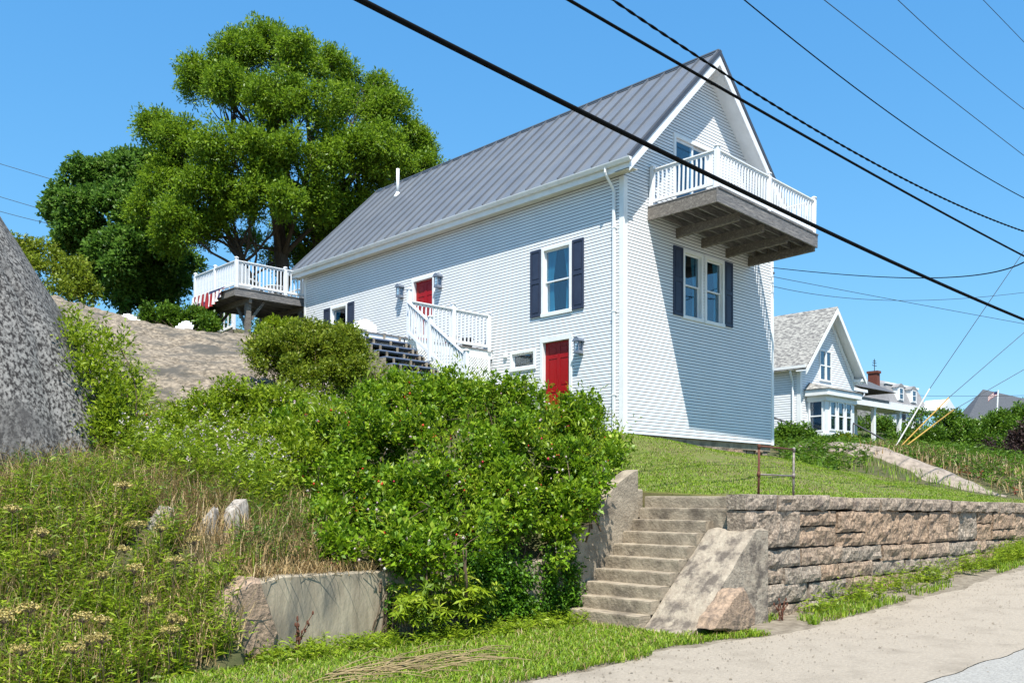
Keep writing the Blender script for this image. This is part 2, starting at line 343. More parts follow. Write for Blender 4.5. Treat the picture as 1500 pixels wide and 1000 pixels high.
# pale rock slab at the right end of the lawn
a0, a1 = at(1160, 662, 31), at(1475, 724, 25.5)
sl_u = np.linspace(0, 1, 60); sl_v = np.linspace(-1, 1, 24); U, V_ = np.meshgrid(sl_u, sl_v, indexing='ij')
ctr = a0[None, None]+(a1-a0)[None, None]*U[..., None]
prp = np.array([(a1-a0)[1], -(a1-a0)[0], 0]); prp /= np.linalg.norm(prp)
wdt = (.85*np.sin(np.pi*np.clip(U*.9+.1, 0, 1))**.6*(1+.25*np.sin(U*19)+.2*np.sin(U*43+2))+.1)
SXX = ctr[..., 0]+prp[0]*V_*wdt; SYY = ctr[..., 1]+prp[1]*V_*wdt
SZZ = hill_z(SXX, SYY)+.32*(1-V_**2)*np.sin(np.pi*np.clip(U, .03, .97))**.4-.06+.05*fbm(SXX, SYY, 2, 31)
tag(grid_mesh('rock_slab', SXX, SYY, SZZ, 'pale_ledge'), kind='structure')

# ------------------------------------------------------------------ rocks
def rock(name, c, rad, seed, mat, rough=.12, sub=5, rz=0, label=None, cat=None, flat=.0, freq=1.0, group=None, taper=0.):
    bm_pts = []
    import bmesh
    bm = bmesh.new(); bmesh.ops.create_icosphere(bm, subdivisions=sub, radius=1)
    sv = Vector((seed*3.1, seed*1.7, seed*.9)); rot = Matrix.Rotation(rz, 3, 'Z')
    for v in bm.verts:
        p = v.co.copy(); n1 = noise.fractal(p*freq*1.1+sv, 1, 2, 4); n2 = noise.fractal(p*freq*4+sv, .9, 2.1, 4)
        k = 1+rough*n1+rough*.22*n2-rough*.5*math.exp(-abs(noise.noise(p*freq*1.6+sv*2))/.02)
        if flat: p = Vector([math.copysign(abs(t)**(1-flat), t) for t in p])
        p = p*k; tp = 1-taper*p.z if p.z > 0 else 1; p = Vector((p.x*tp, p.y*tp, p.z)); v.co = rot@Vector((p.x*rad[0], p.y*rad[1], p.z*rad[2]))
    me = bpy.data.meshes.new(name); bm.to_mesh(me); bm.free(); me.materials.append(M[mat])
    me.polygons.foreach_set('use_smooth', [True]*len(me.polygons))
    o = bpy.data.objects.new(name, me); COL.objects.link(o); o.location = c
    if label: tag(o, label, cat, group)
    return o
rock('boulder', (1.55, 17.0, 2.25), (4.9, 3.1, 7.0), 3, 'dark_granite', .045, 6, -YAW, 'huge dark speckled granite boulder rising at the left edge', 'boulder', freq=1.1, taper=.58)
cs = [(-.42, .06), (-.2, -.1), (.18, .08)]
def facet_rock(name, pts, depth, mat, seed, label, cat):
    """split stone: an outline with real thickness, its faces roughened"""
    import bmesh
    bm = bmesh.new(); rr = random.Random(seed); P = [Vector(p) for p in pts]; c = sum(P, Vector())/len(P); vs = []
    for k, s in ((0, .86), (.12, 1.0), (.88, 1.0), (1, .8)):
        for p in P: vs.append(bm.verts.new(c+(p-c)*s*rr.uniform(.97, 1.03)+Vector((0, depth*k, 0))))
    bmesh.ops.convex_hull(bm, input=vs)
    bmesh.ops.delete(bm, geom=[v for v in bm.verts if not v.link_faces], context='VERTS')
    bmesh.ops.subdivide_edges(bm, edges=bm.edges[:], cuts=5, use_grid_fill=True)
    for v in bm.verts:
        q = (v.co-c)*5+Vector((seed, 0, 0)); v.co += (v.co-c).normalized()*(.035*noise.fractal(q, .9, 2, 4))
    bmesh.ops.translate(bm, verts=bm.verts[:], vec=-c)
    me = bpy.data.meshes.new(name); bm.to_mesh(me); bm.free(); me.materials.append(M[mat]); o = bpy.data.objects.new(name, me); COL.objects.link(o); o.location = c
    return tag(o, label, cat)
facet_rock('wedge_stone', [tuple(on(x, y, 1, 6.48)) for x, y in ((1044, 922), (1052, 905), (1084, 862), (1093, 863), (1110, 892), (1108, 915), (1090, 926))], .30, 'pink_granite', 5, 'pinkish wedge of granite leaning at the foot of the sloped concrete cheek', 'rock')
facet_rock('broken_granite', [tuple(on(x, y, 1, 8.84)) for x, y in ((318, 905), (330, 880), (370, 846), (384, 850), (388, 890), (412, 930), (404, 966), (330, 975))], .5, 'pink_granite', 8, 'broken pinkish granite block at the left end of the low concrete wall', 'rock')
def stub(px_, py_, D, wd, ht, lab, seed):
    p = at(px_, py_, D); zg = float(hill_z(p[0], p[1])); z0 = min(zg, p[2])-.3
    b = MB((p[0], p[1], z0)); rr = random.Random(seed); n = 9; H = p[2]+ht-z0
    ring = [(math.cos(2*math.pi*k/n)*wd*rr.uniform(.42, .55), math.sin(2*math.pi*k/n)*wd*rr.uniform(.3, .42)) for k in range(n)]
    for lv, (zz, s) in enumerate(((0, 1.1), (H*.5, 1.03), (H*.9, 1.0), (H, .85))):
        for k, (x, y) in enumerate(ring): b.v.append((p[0]+x*s, p[1]+y*s, z0+zz+(rr.uniform(-.05, .06)-.12*(x < -.04) if lv > 1 else 0)))
    for lv in range(3):
        for k in range(n): b.f.append((lv*n+k, lv*n+(k+1) % n, (lv+1)*n+(k+1) % n, (lv+1)*n+k))
    b.f.append(tuple(range(3*n, 4*n))); b.t = [0]*len(b.f)
    o = b.build('stone_stub', 'weathered_stub'); tag(o, lab, 'post')
stub(235, 785, 11.0, .36, .36, 'short weathered grey stub with split top, leftmost on the weedy bank', 1)
stub(307, 768, 11.1, .22, .20, 'smallest weathered stub between two others above the dry grass', 2)
stub(345, 768, 11.2, .32, .26, 'weathered stub nearest the hedge, partly behind dry grass', 3)

# ------------------------------------------------------------------ walls along the road
def rough_block(b, x0, x1, y0, y1, z0, z1, seed, amp=.052, skew=0.):
    """one quarry-faced stone: front (low y) face gridded and roughened; zs may follow the road"""
    nx = max(4, int((x1-x0)/.055)); nz = max(3, int((z1-z0)/.05)); vs = []; fs = []
    def rr(x, z): return noise.fractal(Vector((x*3.1+seed*7, z*3.6, seed)), .75, 2.1, 5)
    for i in range(nx+1):
        for k in range(nz+1):
            u, v = i/nx, k/nz; x = x0+(x1-x0)*u; z = z0+(z1-z0)*v
            e = min(u, 1-u)*(x1-x0); e2 = min(v, 1-v)*(z1-z0); ed = min(e, e2)
            bulge = min(ed/.03, 1)**.7*.014
            xx = x+.02*noise.noise(Vector((z*5, seed, 3)))*(i in (0, nx)); zz = z+.022*noise.noise(Vector((x*4, seed, 9)))*(k in (0, nz))
            vs.append((xx, y0-bulge-amp*rr(x, z)*min(1, .35+ed/.1)+.03, zz))
    for i in range(nx):
        for k in range(nz):
            a = i*(nz+1)+k; fs.append((a, a+nz+1, a+nz+2, a+1))
    b.add(vs, fs)
    top = [vs[i*(nz+1)+nz] for i in range(nx+1)]; nt_ = len(top)
    b.add(top+[(t[0], y1, t[2]+.004) for t in top], [(i, i+1, nt_+i+1, nt_+i) for i in range(nt_-1)])
    bot = [vs[i*(nz+1)] for i in range(nx+1)]
    b.add(bot+[(t[0], y1, t[2]) for t in bot], [(i, nt_+i, nt_+i+1, i+1) for i in range(nt_-1)])
    for col in (0, nx):
        sd = [vs[col*(nz+1)+k] for k in range(nz+1)]
        fsd = [(k, k+1, nz+1+k+1, nz+1+k) for k in range(nz)]
        if col: fsd = [q[::-1] for q in fsd]
        b.add(sd+[(t[0], y1, t[2]) for t in sd], fsd)
rw = thing('stone_retaining_wall', 'long retaining wall of rough pinkish granite blocks along the road', 'wall', (11.3, 6.95, 0))
rs = random.Random(4)
def top_z(x): return 1.775-.0125*(x-11.3)
rows = [(.0, .20, 'cap'), (.22, .76, 'row'), (.79, 1.03, 'row'), (1.05, 1.27, 'row'), (1.29, 1.56, 'row'), (1.58, 1.9, 'row')]
cap = MB(rw.location); blk = MB(rw.location); bi = 0
for ri, (d0, d1, kind) in enumerate(rows):
    x = 11.32-(.35 if ri < 2 else .02)+rs.uniform(0, .06)
    while x < 32:
        ln = rs.uniform(.75, 1.7) if ri in (0, 1) else rs.uniform(.55, 1.5)
        bi += 1; tz = top_z(x+ln/2); j0 = rs.uniform(-.012, .012) if ri else rs.uniform(-.012, .012); j1 = rs.uniform(-.015, .015)
        if ri < 2 or tz-d0 > float(road_z(x))-.1:
            b = cap if ri == 0 else blk
            b.tint = max(0.001, rs.uniform(-.5, .9)) if ri else rs.uniform(0.001, .3)
            yj = rs.uniform(-.025, .03)-(.03 if ri == 0 else 0)
            if ri == 1 and rs.random() < .2:
                mid = (d0+d1)/2+rs.uniform(-.08, .08)
                rough_block(b, x, x+ln-.02, 6.95+yj, 7.25, tz-mid+.012, tz-d0+j0, bi)
                rough_block(b, x, x+ln-.02, 6.95+yj+.02, 7.25, tz-d1+j1, tz-mid-.012, bi+500)
            else:
                rough_block(b, x, x+ln-rs.uniform(.012, .035), 6.95+yj, 7.25, tz-d1+j1, tz-d0+j0, bi)
        x += ln
blk.build('block_courses', 'granite_block', rw); cap.build('cap_stones', 'granite_block', rw)
b = MB(rw.location); b.box(11.3, 7.06, -.3, 32, 7.34, 1.45); b.build('rubble_core', 'wall_mortar', rw)

# concrete steps and their cheeks
cst = thing('concrete_steps', 'worn concrete steps climbing from the verge up to the lawn', 'steps', (9.5, 7.6, 0))
xs = [9.50, 9.74, 9.93, 10.16, 10.36, 10.56, 10.78, 11.0, 11.18, 11.30]; rz = .175
for i in range(10):
    x1 = 11.43 if i >= 8 else xs[i]+.6
    b = MB(cst.location); y1 = 7.02 if i >= 8 else 7.6
    nseg = 9; ys = [y1+(8.93-y1)*k/nseg for k in range(nseg+1)]; top = []; 
    for s_, zz, dx in (('lo', i*rz-.2, 0), ('mid', (i+1)*rz-.03, -.006), ('edge', (i+1)*rz-.008, -.002), ('top', (i+1)*rz, .022), ('back', (i+1)*rz, None)):
        for k, yy in enumerate(ys):
            jx = .016*noise.noise(Vector((yy*6, i*2.7, 1)))+.01*noise.noise(Vector((yy*17, i, 4))); jz = .010*noise.noise(Vector((yy*5, i*1.3, 7)))
            X = x1 if dx is None else xs[i]+dx+(jx if s_ != 'lo' else 0)
            top.append((X, yy, zz+(jz if s_ in ('mid', 'edge', 'top') else 0)))
    n_ = nseg+1
    b.add(top, [(r_*n_+k, r_*n_+k+1, (r_+1)*n_+k+1, (r_+1)*n_+k) for r_ in range(4) for k in range(nseg)])
    b.add([top[r_*n_+e] for e in (0,) for r_ in range(5)]+[(x1, y1, i*rz-.2)], [(0, 1, 2, 3, 4, 5)])
    b.build('step', 'concrete', cst)
b = MB(cst.location)                    # near sloped cheek
pr = [(9.45, -.2), (9.45, .0), (9.62, .06), (11.02, 1.29), (11.35, 1.31), (11.35, -.2)]
nseg = 8; yy_ = [6.82+(7.59-6.82)*k/nseg for k in range(nseg+1)]
vs = []; np_ = 26
prof = []
for k in range(np_):
    t = k/(np_-1); X = 9.45+(11.35-9.45)*t; prof.append((X, float(np.interp(X, [9.45, 9.62, 11.02, 11.35], [.02, .06, 1.29, 1.31]))))
for k, (X, Z) in enumerate(prof):
    for j, yy in enumerate(yy_):
        vs.append((X, yy+.012*noise.noise(Vector((X*6, j, 2)))*(j in (0, nseg)), Z+.022*noise.fractal(Vector((X*4, yy*4, 2)), 1, 2, 4)-(.02 if j in (0, nseg) else 0)))
fs = [(k*(nseg+1)+j, (k+1)*(nseg+1)+j, (k+1)*(nseg+1)+j+1, k*(nseg+1)+j+1) for k in range(np_-1) for j in range(nseg)]
b.add(vs, fs)
for j in (0, nseg):
    e = [vs[k*(nseg+1)+j] for k in range(np_)]
    b.add(e+[(p[0], p[1], -.2) for p in e], [((k, np_+k, np_+k+1, k+1) if j == 0 else (k, k+1, np_+k+1, np_+k)) for k in range(np_-1)])
b.add([vs[0], vs[nseg], (9.45, yy_[-1], -.2), (9.45, yy_[0], -.2)], [(0, 1, 2, 3)])
b.add([vs[-1], vs[-1-nseg], (11.35, yy_[0], -.2), (11.35, yy_[-1], -.2)], [(0, 1, 2, 3)])
b.build('sloped_cheek', 'concrete_pale', cst)
b = MB(cst.location)                    # far cheek wall
b.prism([(9.35, 8.94, -.2), (11.16, 8.94, -.2), (11.16, 8.94, 2.16), (11.04, 8.94, 2.14), (10.62, 8.94, 1.93), (10.3, 8.94, 1.62), (9.85, 8.94, 1.28), (9.35, 8.94, .95)], (0, .24, 0))
b.build('far_cheek', 'concrete', cst, bevel=.015)
b = MB(cst.location); b.box(11.165, 8.99, 1.4, 11.34, 9.16, 1.86); b.build('end_block', 'concrete', cst, bevel=.02)

# low concrete wall on the left
lw = MB((4.75, 9, 0))
tops = [(4.62, .55), (4.80, .80), (5.1, .86), (6.0, .85), (7.0, .84), (8.2, .86), (9.0, .85), (9.37, .88)]
lw.prism([(4.62, 9.0, -.2), (9.37, 9.0, -.2)]+[(x, 9.0, z) for x, z in tops[::-1]], (0, .25, 0))
tag(lw.build('concrete_retaining_wall', 'old_wall_concrete', bevel=.02), 'low stained concrete wall under the overhanging hedge left of the steps', 'wall')

# rusty pipe rail on the retaining wall
g0, g1 = on(1111, 724, 1, 7.1), on(1162, 724, 1, 7.12)
gr_ = thing('pipe_railing', 'rusty two post pipe railing standing on top of the stone wall', 'railing', (g0[0], g0[1], top_z(g0[0])-.03))
for nm, g, tp, mt in (('post', g0, on(1113, 651, 1, 7.1)[2], 'rust'), ('post', g1, on(1164, 656, 1, 7.12)[2], 'galvanised')):
    b = MB(gr_.location); b.tube([(g[0], g[1], gr_.location.z-.1), (g[0]+.02, g[1], tp)], .017, 10); o = b.build(nm, mt, gr_, True)
    b = MB(gr_.location); mz = gr_.location.z+(tp-gr_.location.z)*.43
    b.lathe((g[0]+.008, g[1], mz), [(.0, -.035), (.025, -.035), (.028, 0), (.025, .035), (0, .035)], 10); b.build('fitting', mt, o, True)
    b = MB(gr_.location); b.lathe((g[0]+.02, g[1], tp-.02), [(.0, -.04), (.023, -.04), (.025, .02), (.015, .03), (0, .03)], 10); b.build('fitting', mt, o, True)
for fr, mt in ((.43, 'galvanised'), (1, 'rust')):
    t0 = gr_.location.z+(on(1113, 651, 1, 7.1)[2]-gr_.location.z)*fr-.02*(fr == 1); t1 = gr_.location.z+(on(1164, 656, 1, 7.12)[2]-gr_.location.z)*fr-.02*(fr == 1)
    b = MB(gr_.location); b.tube([(g0[0], g0[1], t0), (g1[0], g1[1], t1)], .013, 10); b.build('rail', mt, gr_, True)

# ------------------------------------------------------------------ the house (house coordinates: x along the gable, y along the long wall)
W, L, HE, PK = 6.654, 14.43, 6.13, 10.08
FO, BO, CR = .46, .40, .0800
house = thing('house', 'white clapboard house with grey metal roof, red doors and a gable balcony', 'house', HB)
def zroof(x): return PK-abs(x-W/2)*1.0
def lap(b, fr, z0, z1, u0, u1, opens, gable=False):
    """lapped courses on a wall; fr(u, n, z) -> xyz with n outward"""
    z = z0
    while z < z1-1e-4:
        za, zb = z, min(z+CR, z1); zm = (za+zb)/2; a, c = u0, u1
        if gable and zm > HE:
            a = max(a, W/2-(PK-.13-zm)); c = min(c, W/2+(PK-.13-zm))
        if c-a > .02:
            seg = [(a, c)]
            for (o0, o1, p0, p1) in opens:
                if zm > p0 and zm < p1:
                    seg = [t for s0, s1 in seg for t in ((s0, min(s1, o0)), (max(s0, o1), s1)) if t[1]-t[0] > .005]
            for s0, s1 in seg:
                b.add([fr(s0, .017, za), fr(s1, .017, za), fr(s1, .0165, za+.052), fr(s0, .0165, za+.052), fr(s1, .006, zb-.0115), fr(s0, .006, zb-.0115), fr(s0, -.012, zb-.018), fr(s1, -.012, zb-.018), fr(s0, .004, za+.003), fr(s1, .004, za+.003)],
                      [(0, 1, 2, 3), (3, 2, 4, 5), (5, 4, 7, 6), (8, 9, 1, 0)] if fr is FG else [(3, 2, 1, 0), (5, 4, 2, 3), (6, 7, 4, 5), (0, 1, 9, 8)])
        z += CR
def FG(u, n, z): return (u, -n, z)
def FL(u, n, z): return (-n, u, z)
def fbox(b, fr, u0, u1, n0, n1, z0, z1):
    p, q = fr(u0, n0, z0), fr(u1, n1, z1); b.box(*p, *q)
win_long = (1.67, 2.70, 3.16, 4.885); win_left = (11.74, 12.72, 3.36, 4.86); door_low = (1.66, 2.74, .30, 2.45); door_up = (7.16, 8.22, 2.62, 4.95); win_base = (2.95, 3.87, 1.86, 2.33)
gw1 = (2.345, 3.185, 3.08, 4.80); gw2 = (3.305, 4.165, 3.08, 4.80); gdoor = (1.97, 3.62, 5.62, 7.60)
b = MB(); lap(b, FL, 0, HE, .02, L, [win_long, win_left, door_low, door_up, win_base]); b.build('long_wall', 'white_siding', house)
b = MB(); lap(b, FG, 0, PK-.1, .02, W-.02, [gw1, gw2, gdoor], True); b.build('gable_wall', 'white_siding', house)
def backing(fr, u0, u1, z0, z1, opens, name):
    us = sorted({u0, u1, *[q for o in opens for q in o[:2]]}); b = MB()
    for a, e in zip(us[:-1], us[1:]):
        cuts = sorted([(o[2], o[3]) for o in opens if o[0] <= a+1e-6 and o[1] >= e-1e-6]); z = z0
        for p, q in cuts+[(z1, z1)]:
            if p > z+.01: fbox(b, fr, a, e, -.035, -.013, z, p)
            z = q
    return b
LO = [win_long, win_left, door_low, door_up, win_base]
backing(FL, .03, L-.03, .01, HE, LO, 0).build('gap_shade_sheet', 'siding_gap_shade', house)  # added dark sheet; shows through the slots as painted shade lines
b = backing(FG, .03, W-.03, .01, HE, [gw1, gw2, gdoor[:3]+(HE,)], 0)
for a, e in ((.03, gdoor[0]), (gdoor[1], W-.03)): b.prism([FG(a, -.013, HE), FG(e, -.013, HE), FG(e, -.013, min(PK-.2-abs(e-W/2), PK-.2)), FG(a, -.013, min(PK-.2-abs(a-W/2), PK-.2))], (0, .022, 0))
b.prism([FG(gdoor[0], -.013, gdoor[3]), FG(gdoor[1], -.013, gdoor[3]), FG(gdoor[1], -.013, PK-.2-abs(gdoor[1]-W/2)), FG(W/2, -.013, PK-.2), FG(gdoor[0], -.013, PK-.2-abs(gdoor[0]-W/2))], (0, .022, 0))
b.build('gap_shade_sheet', 'siding_gap_shade', house)
b = MB()
b.box(W-.02, .05, 0, W, L, HE); b.prism([(0.02, L-.03, 0), (W, L-.03, 0), (W, L-.03, HE), (W/2, L-.03, PK-.15), (.02, L-.03, HE)], (0, .03, 0)); b.build('back_wall', 'white_siding', house)
for pts in (((-.03, -.03), (.115, -.03), (.115, .010), (.01, .010), (.01, .115), (-.03, .115)), ((-.03, L-.09), (.02, L-.09), (.02, L+.02), (-.03, L+.02)), ((W-.09, -.03), (W+.03, -.03), (W+.03, .02), (W-.09, .02))):
    b = MB(); b.prism([(x, y, -.02) for x, y in pts], (0, 0, HE+.02)); b.build('corner_board', 'white_trim', house, bevel=.004)
# foundation
b = MB(); b.box(.05, .05, -.19, W-.05, L-.1, -.006); b.build('sill_course', 'concrete', house)
b = MB()
rf = random.Random(3); x = .1
while x < W-.1:
    z = -.78
    while z < -.2:
        wd, ht = rf.uniform(.22, .5), rf.uniform(.14, .25); b.tint = rf.uniform(.01, .9)
        rough_block(b, x, min(x+wd, W-.05), .06+rf.uniform(-.05, .03), .3, z, min(z+ht, -.19), int(x*31+z*17)+900, .02); z += ht
    x += .36
b.build('rubble_foundation', 'granite_block', house, True)
# roof
b = MB()
ex0 = -.37; ez = zroof(ex0)
ya, yb = -FO, L+BO
for s in (0, 1):
    X = (lambda x: x) if s == 0 else (lambda x: W-x)
    P = [(X(ex0), ya, ez), (X(W/2), ya, PK), (X(W/2), yb, PK), (X(ex0), yb, ez)]
    Q = [(p[0], p[1], p[2]-.045) for p in P]
    fs = [(0, 1, 2, 3), (7, 6, 5, 4), (0, 4, 5, 1), (2, 6, 7, 3), (3, 7, 4, 0)]
    b.add(P+Q, fs if s else [f[::-1] for f in fs])
    nseam = 27
    for k in range(nseam+1):
        y = ya+.02+(yb-ya-.04)*k/nseam
        b.beam((X(ex0+.005), y, ez+.02), (X(W/2-.03), y, PK-.012), 0.026, .085, up=(-1 if s == 0 else 1, 0, 1))
b.build('roof', 'roof_metal', house); roof = house.children[-1]
b = MB(); b.beam((W/2, ya-.02, PK+.015), (W/2, yb+.02, PK+.015), .16, .03); b.beam((W/2-.06, ya-.02, PK-.02), (W/2-.06, yb, PK-.02), .02, .06); b.build('ridge_cap', 'roof_metal', roof)
for y0 in (ya-.03, yb):
    b = MB(); b.prism([(ex0, y0, ez+.03), (W/2, y0, PK+.035), (W-ex0, y0, ez+.03), (W-ex0, y0, ez-.105), (W/2, y0, PK-.10), (ex0, y0, ez-.105)], (0, .03, 0)); b.build('rake_trim', 'roof_trim', roof)
for y0 in (ya-.012, yb-.02):
    b = MB(); a = ex0+.03; b.prism([(a, y0, ez-.075), (W/2, y0, PK-.105), (W-a, y0, ez-.075), (W-a, y0, ez-.33), (W/2, y0, PK-.36), (a, y0, ez-.33)], (0, .03, 0)); b.build('rake_board', 'white_vinyl', roof)
for s in (0, 1):
    X = (lambda x: x) if s == 0 else (lambda x: W-x)
    for (y0, y1) in ((ya+.02, -.001), (L+.001, yb-.025)):
        b = MB(); b.prism([(X(ex0+.05), y0, ez-.24), (X(W/2), y0, PK-.29), (X(W/2), y0, PK-.31), (X(ex0+.05), y0, ez-.26)], (0, y1-y0, 0))
        n = 18
        for k in range(n):
            xx = ex0+.1+(W/2-ex0-.2)*k/n; zz = zroof(xx)-.262
            b.box(X(xx), y0, zz-.012, X(xx+.012), y1, zz)
        b.build('rake_soffit', 'white_vinyl', roof)
b = MB(); b.box(-.29, ya+.02, HE+.015, -.022, yb-.03, HE+.03)
for k in range(3): b.box(-.22+k*.07, ya+.02, HE+.008, -.212+k*.07, yb-.03, HE+.015)
b.build('eave_soffit', 'soffit_white', roof); b = MB(); b.box(W+.022, ya+.02, HE+.015, W+.29, yb-.03, HE+.03); b.build('eave_soffit', 'soffit_white', roof)
b = MB(); b.box(-.32, ya+.005, HE-.01, -.29, yb-.005, ez-.05); b.build('fascia', 'white_trim', roof, bevel=.004); b = MB(); b.box(W+.29, ya+.005, HE-.01, W+.32, yb-.005, ez-.05); b.build('fascia', 'white_trim', roof, bevel=.004)
b = MB()
gz = ez-.03; pr_ = [(-.33, gz), (-.335, gz-.09), (-.40, gz-.09), (-.445, gz-.02), (-.45, gz+.005), (-.44, gz+.005), (-.435, gz-.012), (-.395, gz-.08), (-.345, gz-.08), (-.34, gz)]
b.prism([(x, ya-.06, z) for x, z in pr_], (0, yb-ya+.10, 0))
for yy in (ya-.06, yb+.035): b.prism([(-.335, yy, gz), (-.335, yy, gz-.09), (-.40, yy, gz-.09), (-.447, yy, gz)], (0, .006, 0))
b.build('gutter', 'white_trim', roof)
b = MB()
b.tube([(-.39, .24, gz-.08), (-.39, .24, gz-.20)], .035, 8); b.tube([(-.39, .24, gz-.17), (-.36, .24, gz-.24), (-.11, .24, gz-.50), (-.075, .24, gz-.58)], .035, 8)
b.box(-.10, .205, .12, -.045, .275, gz-.54); b.tube([(-.072, .24, .16), (-.075, .24, .06), (-.16, .24, 0)], .035, 8)
for z in (.9, 2.9, 4.9): b.box(-.106, .19, z, -.02, .29, z+.03)
b.build('downspout', 'white_trim', house, bevel=.006)
b = MB(); vx = 2.37; b.tube([(vx, 12.23, zroof(vx)-.1), (vx, 12.23, zroof(vx)+.93)], .055, 14); b.lathe((vx, 12.23, zroof(vx)-.08), [(.16, -.05), (.13, .06), (.08, .13), (.06, .18)], 14); b.build('vent_pipe', 'white_trim', house, True)
# windows
def window(fr, o, mull=None, curtain='curtain', casing=.085, double=True):
    u0, u1, z0, z1 = o
    b = MB(); c = casing
    for (a, e, p, q_, n) in ((u0-.02, u0+c-.02, z0-.02, z1+.02, .040), (u1-c+.02, u1+.02, z0-.02, z1+.02, .040), (u0+c-.02, u1-c+.02, z1-c+.02, z1+.02, .037), (u0-.035, u1+.035, z0-.045, z0+.045, .05)):
        fbox(b, fr, a, e, -.09, n, p, q_)
    f = b.build('window', 'white_trim', house, bevel=.004)
    a, e, p, q_ = u0+c-.02, u1-c+.02, z0+.045, z1-c+.02; md = (p+q_)/2; s = .036
    b = MB()
    if double:
        for (n, zz0, zz1) in ((-.035, md-.02, q_), (-.065, p, md+.02)):
            for t in ((a, a+s, zz0, zz1), (e-s, e, zz0, zz1), (a+s, e-s, zz0, zz0+s), (a+s, e-s, zz1-s, zz1)): fbox(b, fr, t[0], t[1], n-.03, n, t[2], t[3])
    else:
        for t in ((a, a+s, p, q_), (e-s, e, p, q_), (a+s, e-s, p, p+s), (a+s, e-s, q_-s, q_)): fbox(b, fr, t[0], t[1], -.06, -.03, t[2], t[3])
    b.build('sash', 'white_vinyl', f)
    b = MB()
    if double: fbox(b, fr, a, e, -.055, -.051, md, q_-.01); fbox(b, fr, a, e, -.085, -.081, p+.01, md)
    else: fbox(b, fr, a, e, -.05, -.046, p+.01, q_-.01)
    b.build('pane', 'window_glass', f)
    if curtain:
        b = MB(); n = 26
        for side in (0, 1):
            vs = []
            for k in range(n+1):
                t = k/n
                for zz, wd in ((p-.05, .30), (p+(q_-p)*.55, .24), (q_+.05, .38)):
                    u = a+(e-a)*(t*wd if side == 0 else 1-t*wd); vs.append(fr(u, -.115+.014*math.sin(t*30+side), zz))
            b.add(vs, [(3*k+j, 3*k+3+j, 3*k+4+j, 3*k+1+j) for k in range(n) for j in range(2)])
        b.build('curtain', curtain, f)
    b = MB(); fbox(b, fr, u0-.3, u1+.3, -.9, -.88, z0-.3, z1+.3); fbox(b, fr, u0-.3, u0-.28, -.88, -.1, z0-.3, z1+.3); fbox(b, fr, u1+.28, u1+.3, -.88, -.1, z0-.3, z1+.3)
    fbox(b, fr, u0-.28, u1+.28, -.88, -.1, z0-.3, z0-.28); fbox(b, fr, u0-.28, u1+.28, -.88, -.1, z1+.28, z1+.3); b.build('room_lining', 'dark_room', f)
    return f
def shutter(fr, u0, u1, z0, z1):
    b = MB(); fbox(b, fr, u0, u1, .008, .034, z0, z1); md = z0+(z1-z0)*.52; s = .05
    for t in ((u0, u0+s, z0, z1), (u1-s, u1, z0, z1), (u0+s, u1-s, z0, z0+.08), (u0+s, u1-s, z1-.07, z1), (u0+s, u1-s, md-.05, md+.05)): fbox(b, fr, t[0], t[1], .035, .052, t[2], t[3])
    for t in ((z0+.11, md-.08), (md+.08, z1-.10)): fbox(b, fr, u0+s+.025, u1-s-.025, .035, .046, *t)
    b.build('shutter', 'shutter_blue', house, bevel=.004)
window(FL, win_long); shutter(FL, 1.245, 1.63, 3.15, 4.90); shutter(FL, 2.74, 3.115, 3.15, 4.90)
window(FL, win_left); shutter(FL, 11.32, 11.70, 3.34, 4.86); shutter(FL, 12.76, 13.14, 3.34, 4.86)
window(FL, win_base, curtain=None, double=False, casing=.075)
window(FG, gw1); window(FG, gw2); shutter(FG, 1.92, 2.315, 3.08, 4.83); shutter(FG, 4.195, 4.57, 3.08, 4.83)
# doors: six panel, recessed
def door(fr, o):
    u0, u1, z0, z1 = o; c = .095
    b = MB()
    for t in ((u0-.02, u0+c-.02, z0, z1), (u1-c+.02, u1+.02, z0, z1), (u0-.03, u1+.03, z1, z1+.10)): fbox(b, fr, t[0], t[1], -.12, .036, t[2], t[3])
    fbox(b, fr, u0-.05, u1+.05, -.10, .05, z0-.06, z0)
    cs_ = b.build('door_frame', 'white_trim', house, bevel=.004)
    a, e = u0+c-.02, u1-c+.02; b = MB(); n0 = -.075
    fbox(b, fr, a, e, n0-.04, n0-.012, z0, z1); wd = e-a; s = wd*.13; m_ = (a+e)/2; H = z1-z0
    zs = [(z0+.10*H, z0+.40*H), (z0+.47*H, z0+.80*H), (z0+.85*H, z0+.945*H)]
    fbox(b, fr, a, a+s, n0-.012, n0, z0, z1); fbox(b, fr, e-s, e, n0-.012, n0, z0, z1); fbox(b, fr, m_-s/2, m_+s/2, n0-.012, n0, z0, z1)
    prev = z0
    for p, q_ in zs+[(z1, z1)]:
        for (x0, x1) in ((a+s, m_-s/2), (m_+s/2, e-s)): fbox(b, fr, x0, x1, n0-.012, n0-.001, prev, p)
        prev = q_
    for p, q_ in zs:
        for (x0, x1) in ((a+s, m_-s/2), (m_+s/2, e-s)): fbox(b, fr, x0+.03, x1-.03, n0-.012, n0-.002, p+.03, q_-.03)
    d = b.build('door', 'red_paint', house, bevel=.006)
    b = MB(); kz = z0+.95; ku = e-.06 if fr is FL else a+.06
    ku = a+wd-.055
    b.tube([fr(ku, n0-.002, kz), fr(ku, n0+.045, kz)], .012, 8); b.tube([fr(ku, n0+.04, kz), fr(ku, n0+.05, kz), fr(ku, n0+.07, kz), fr(ku, n0+.08, kz)], [.012, .03, .03, .014], 10); b.build('handle', 'galvanised', d, True)
    return d
door(FL, door_low); door(FL, door_up)
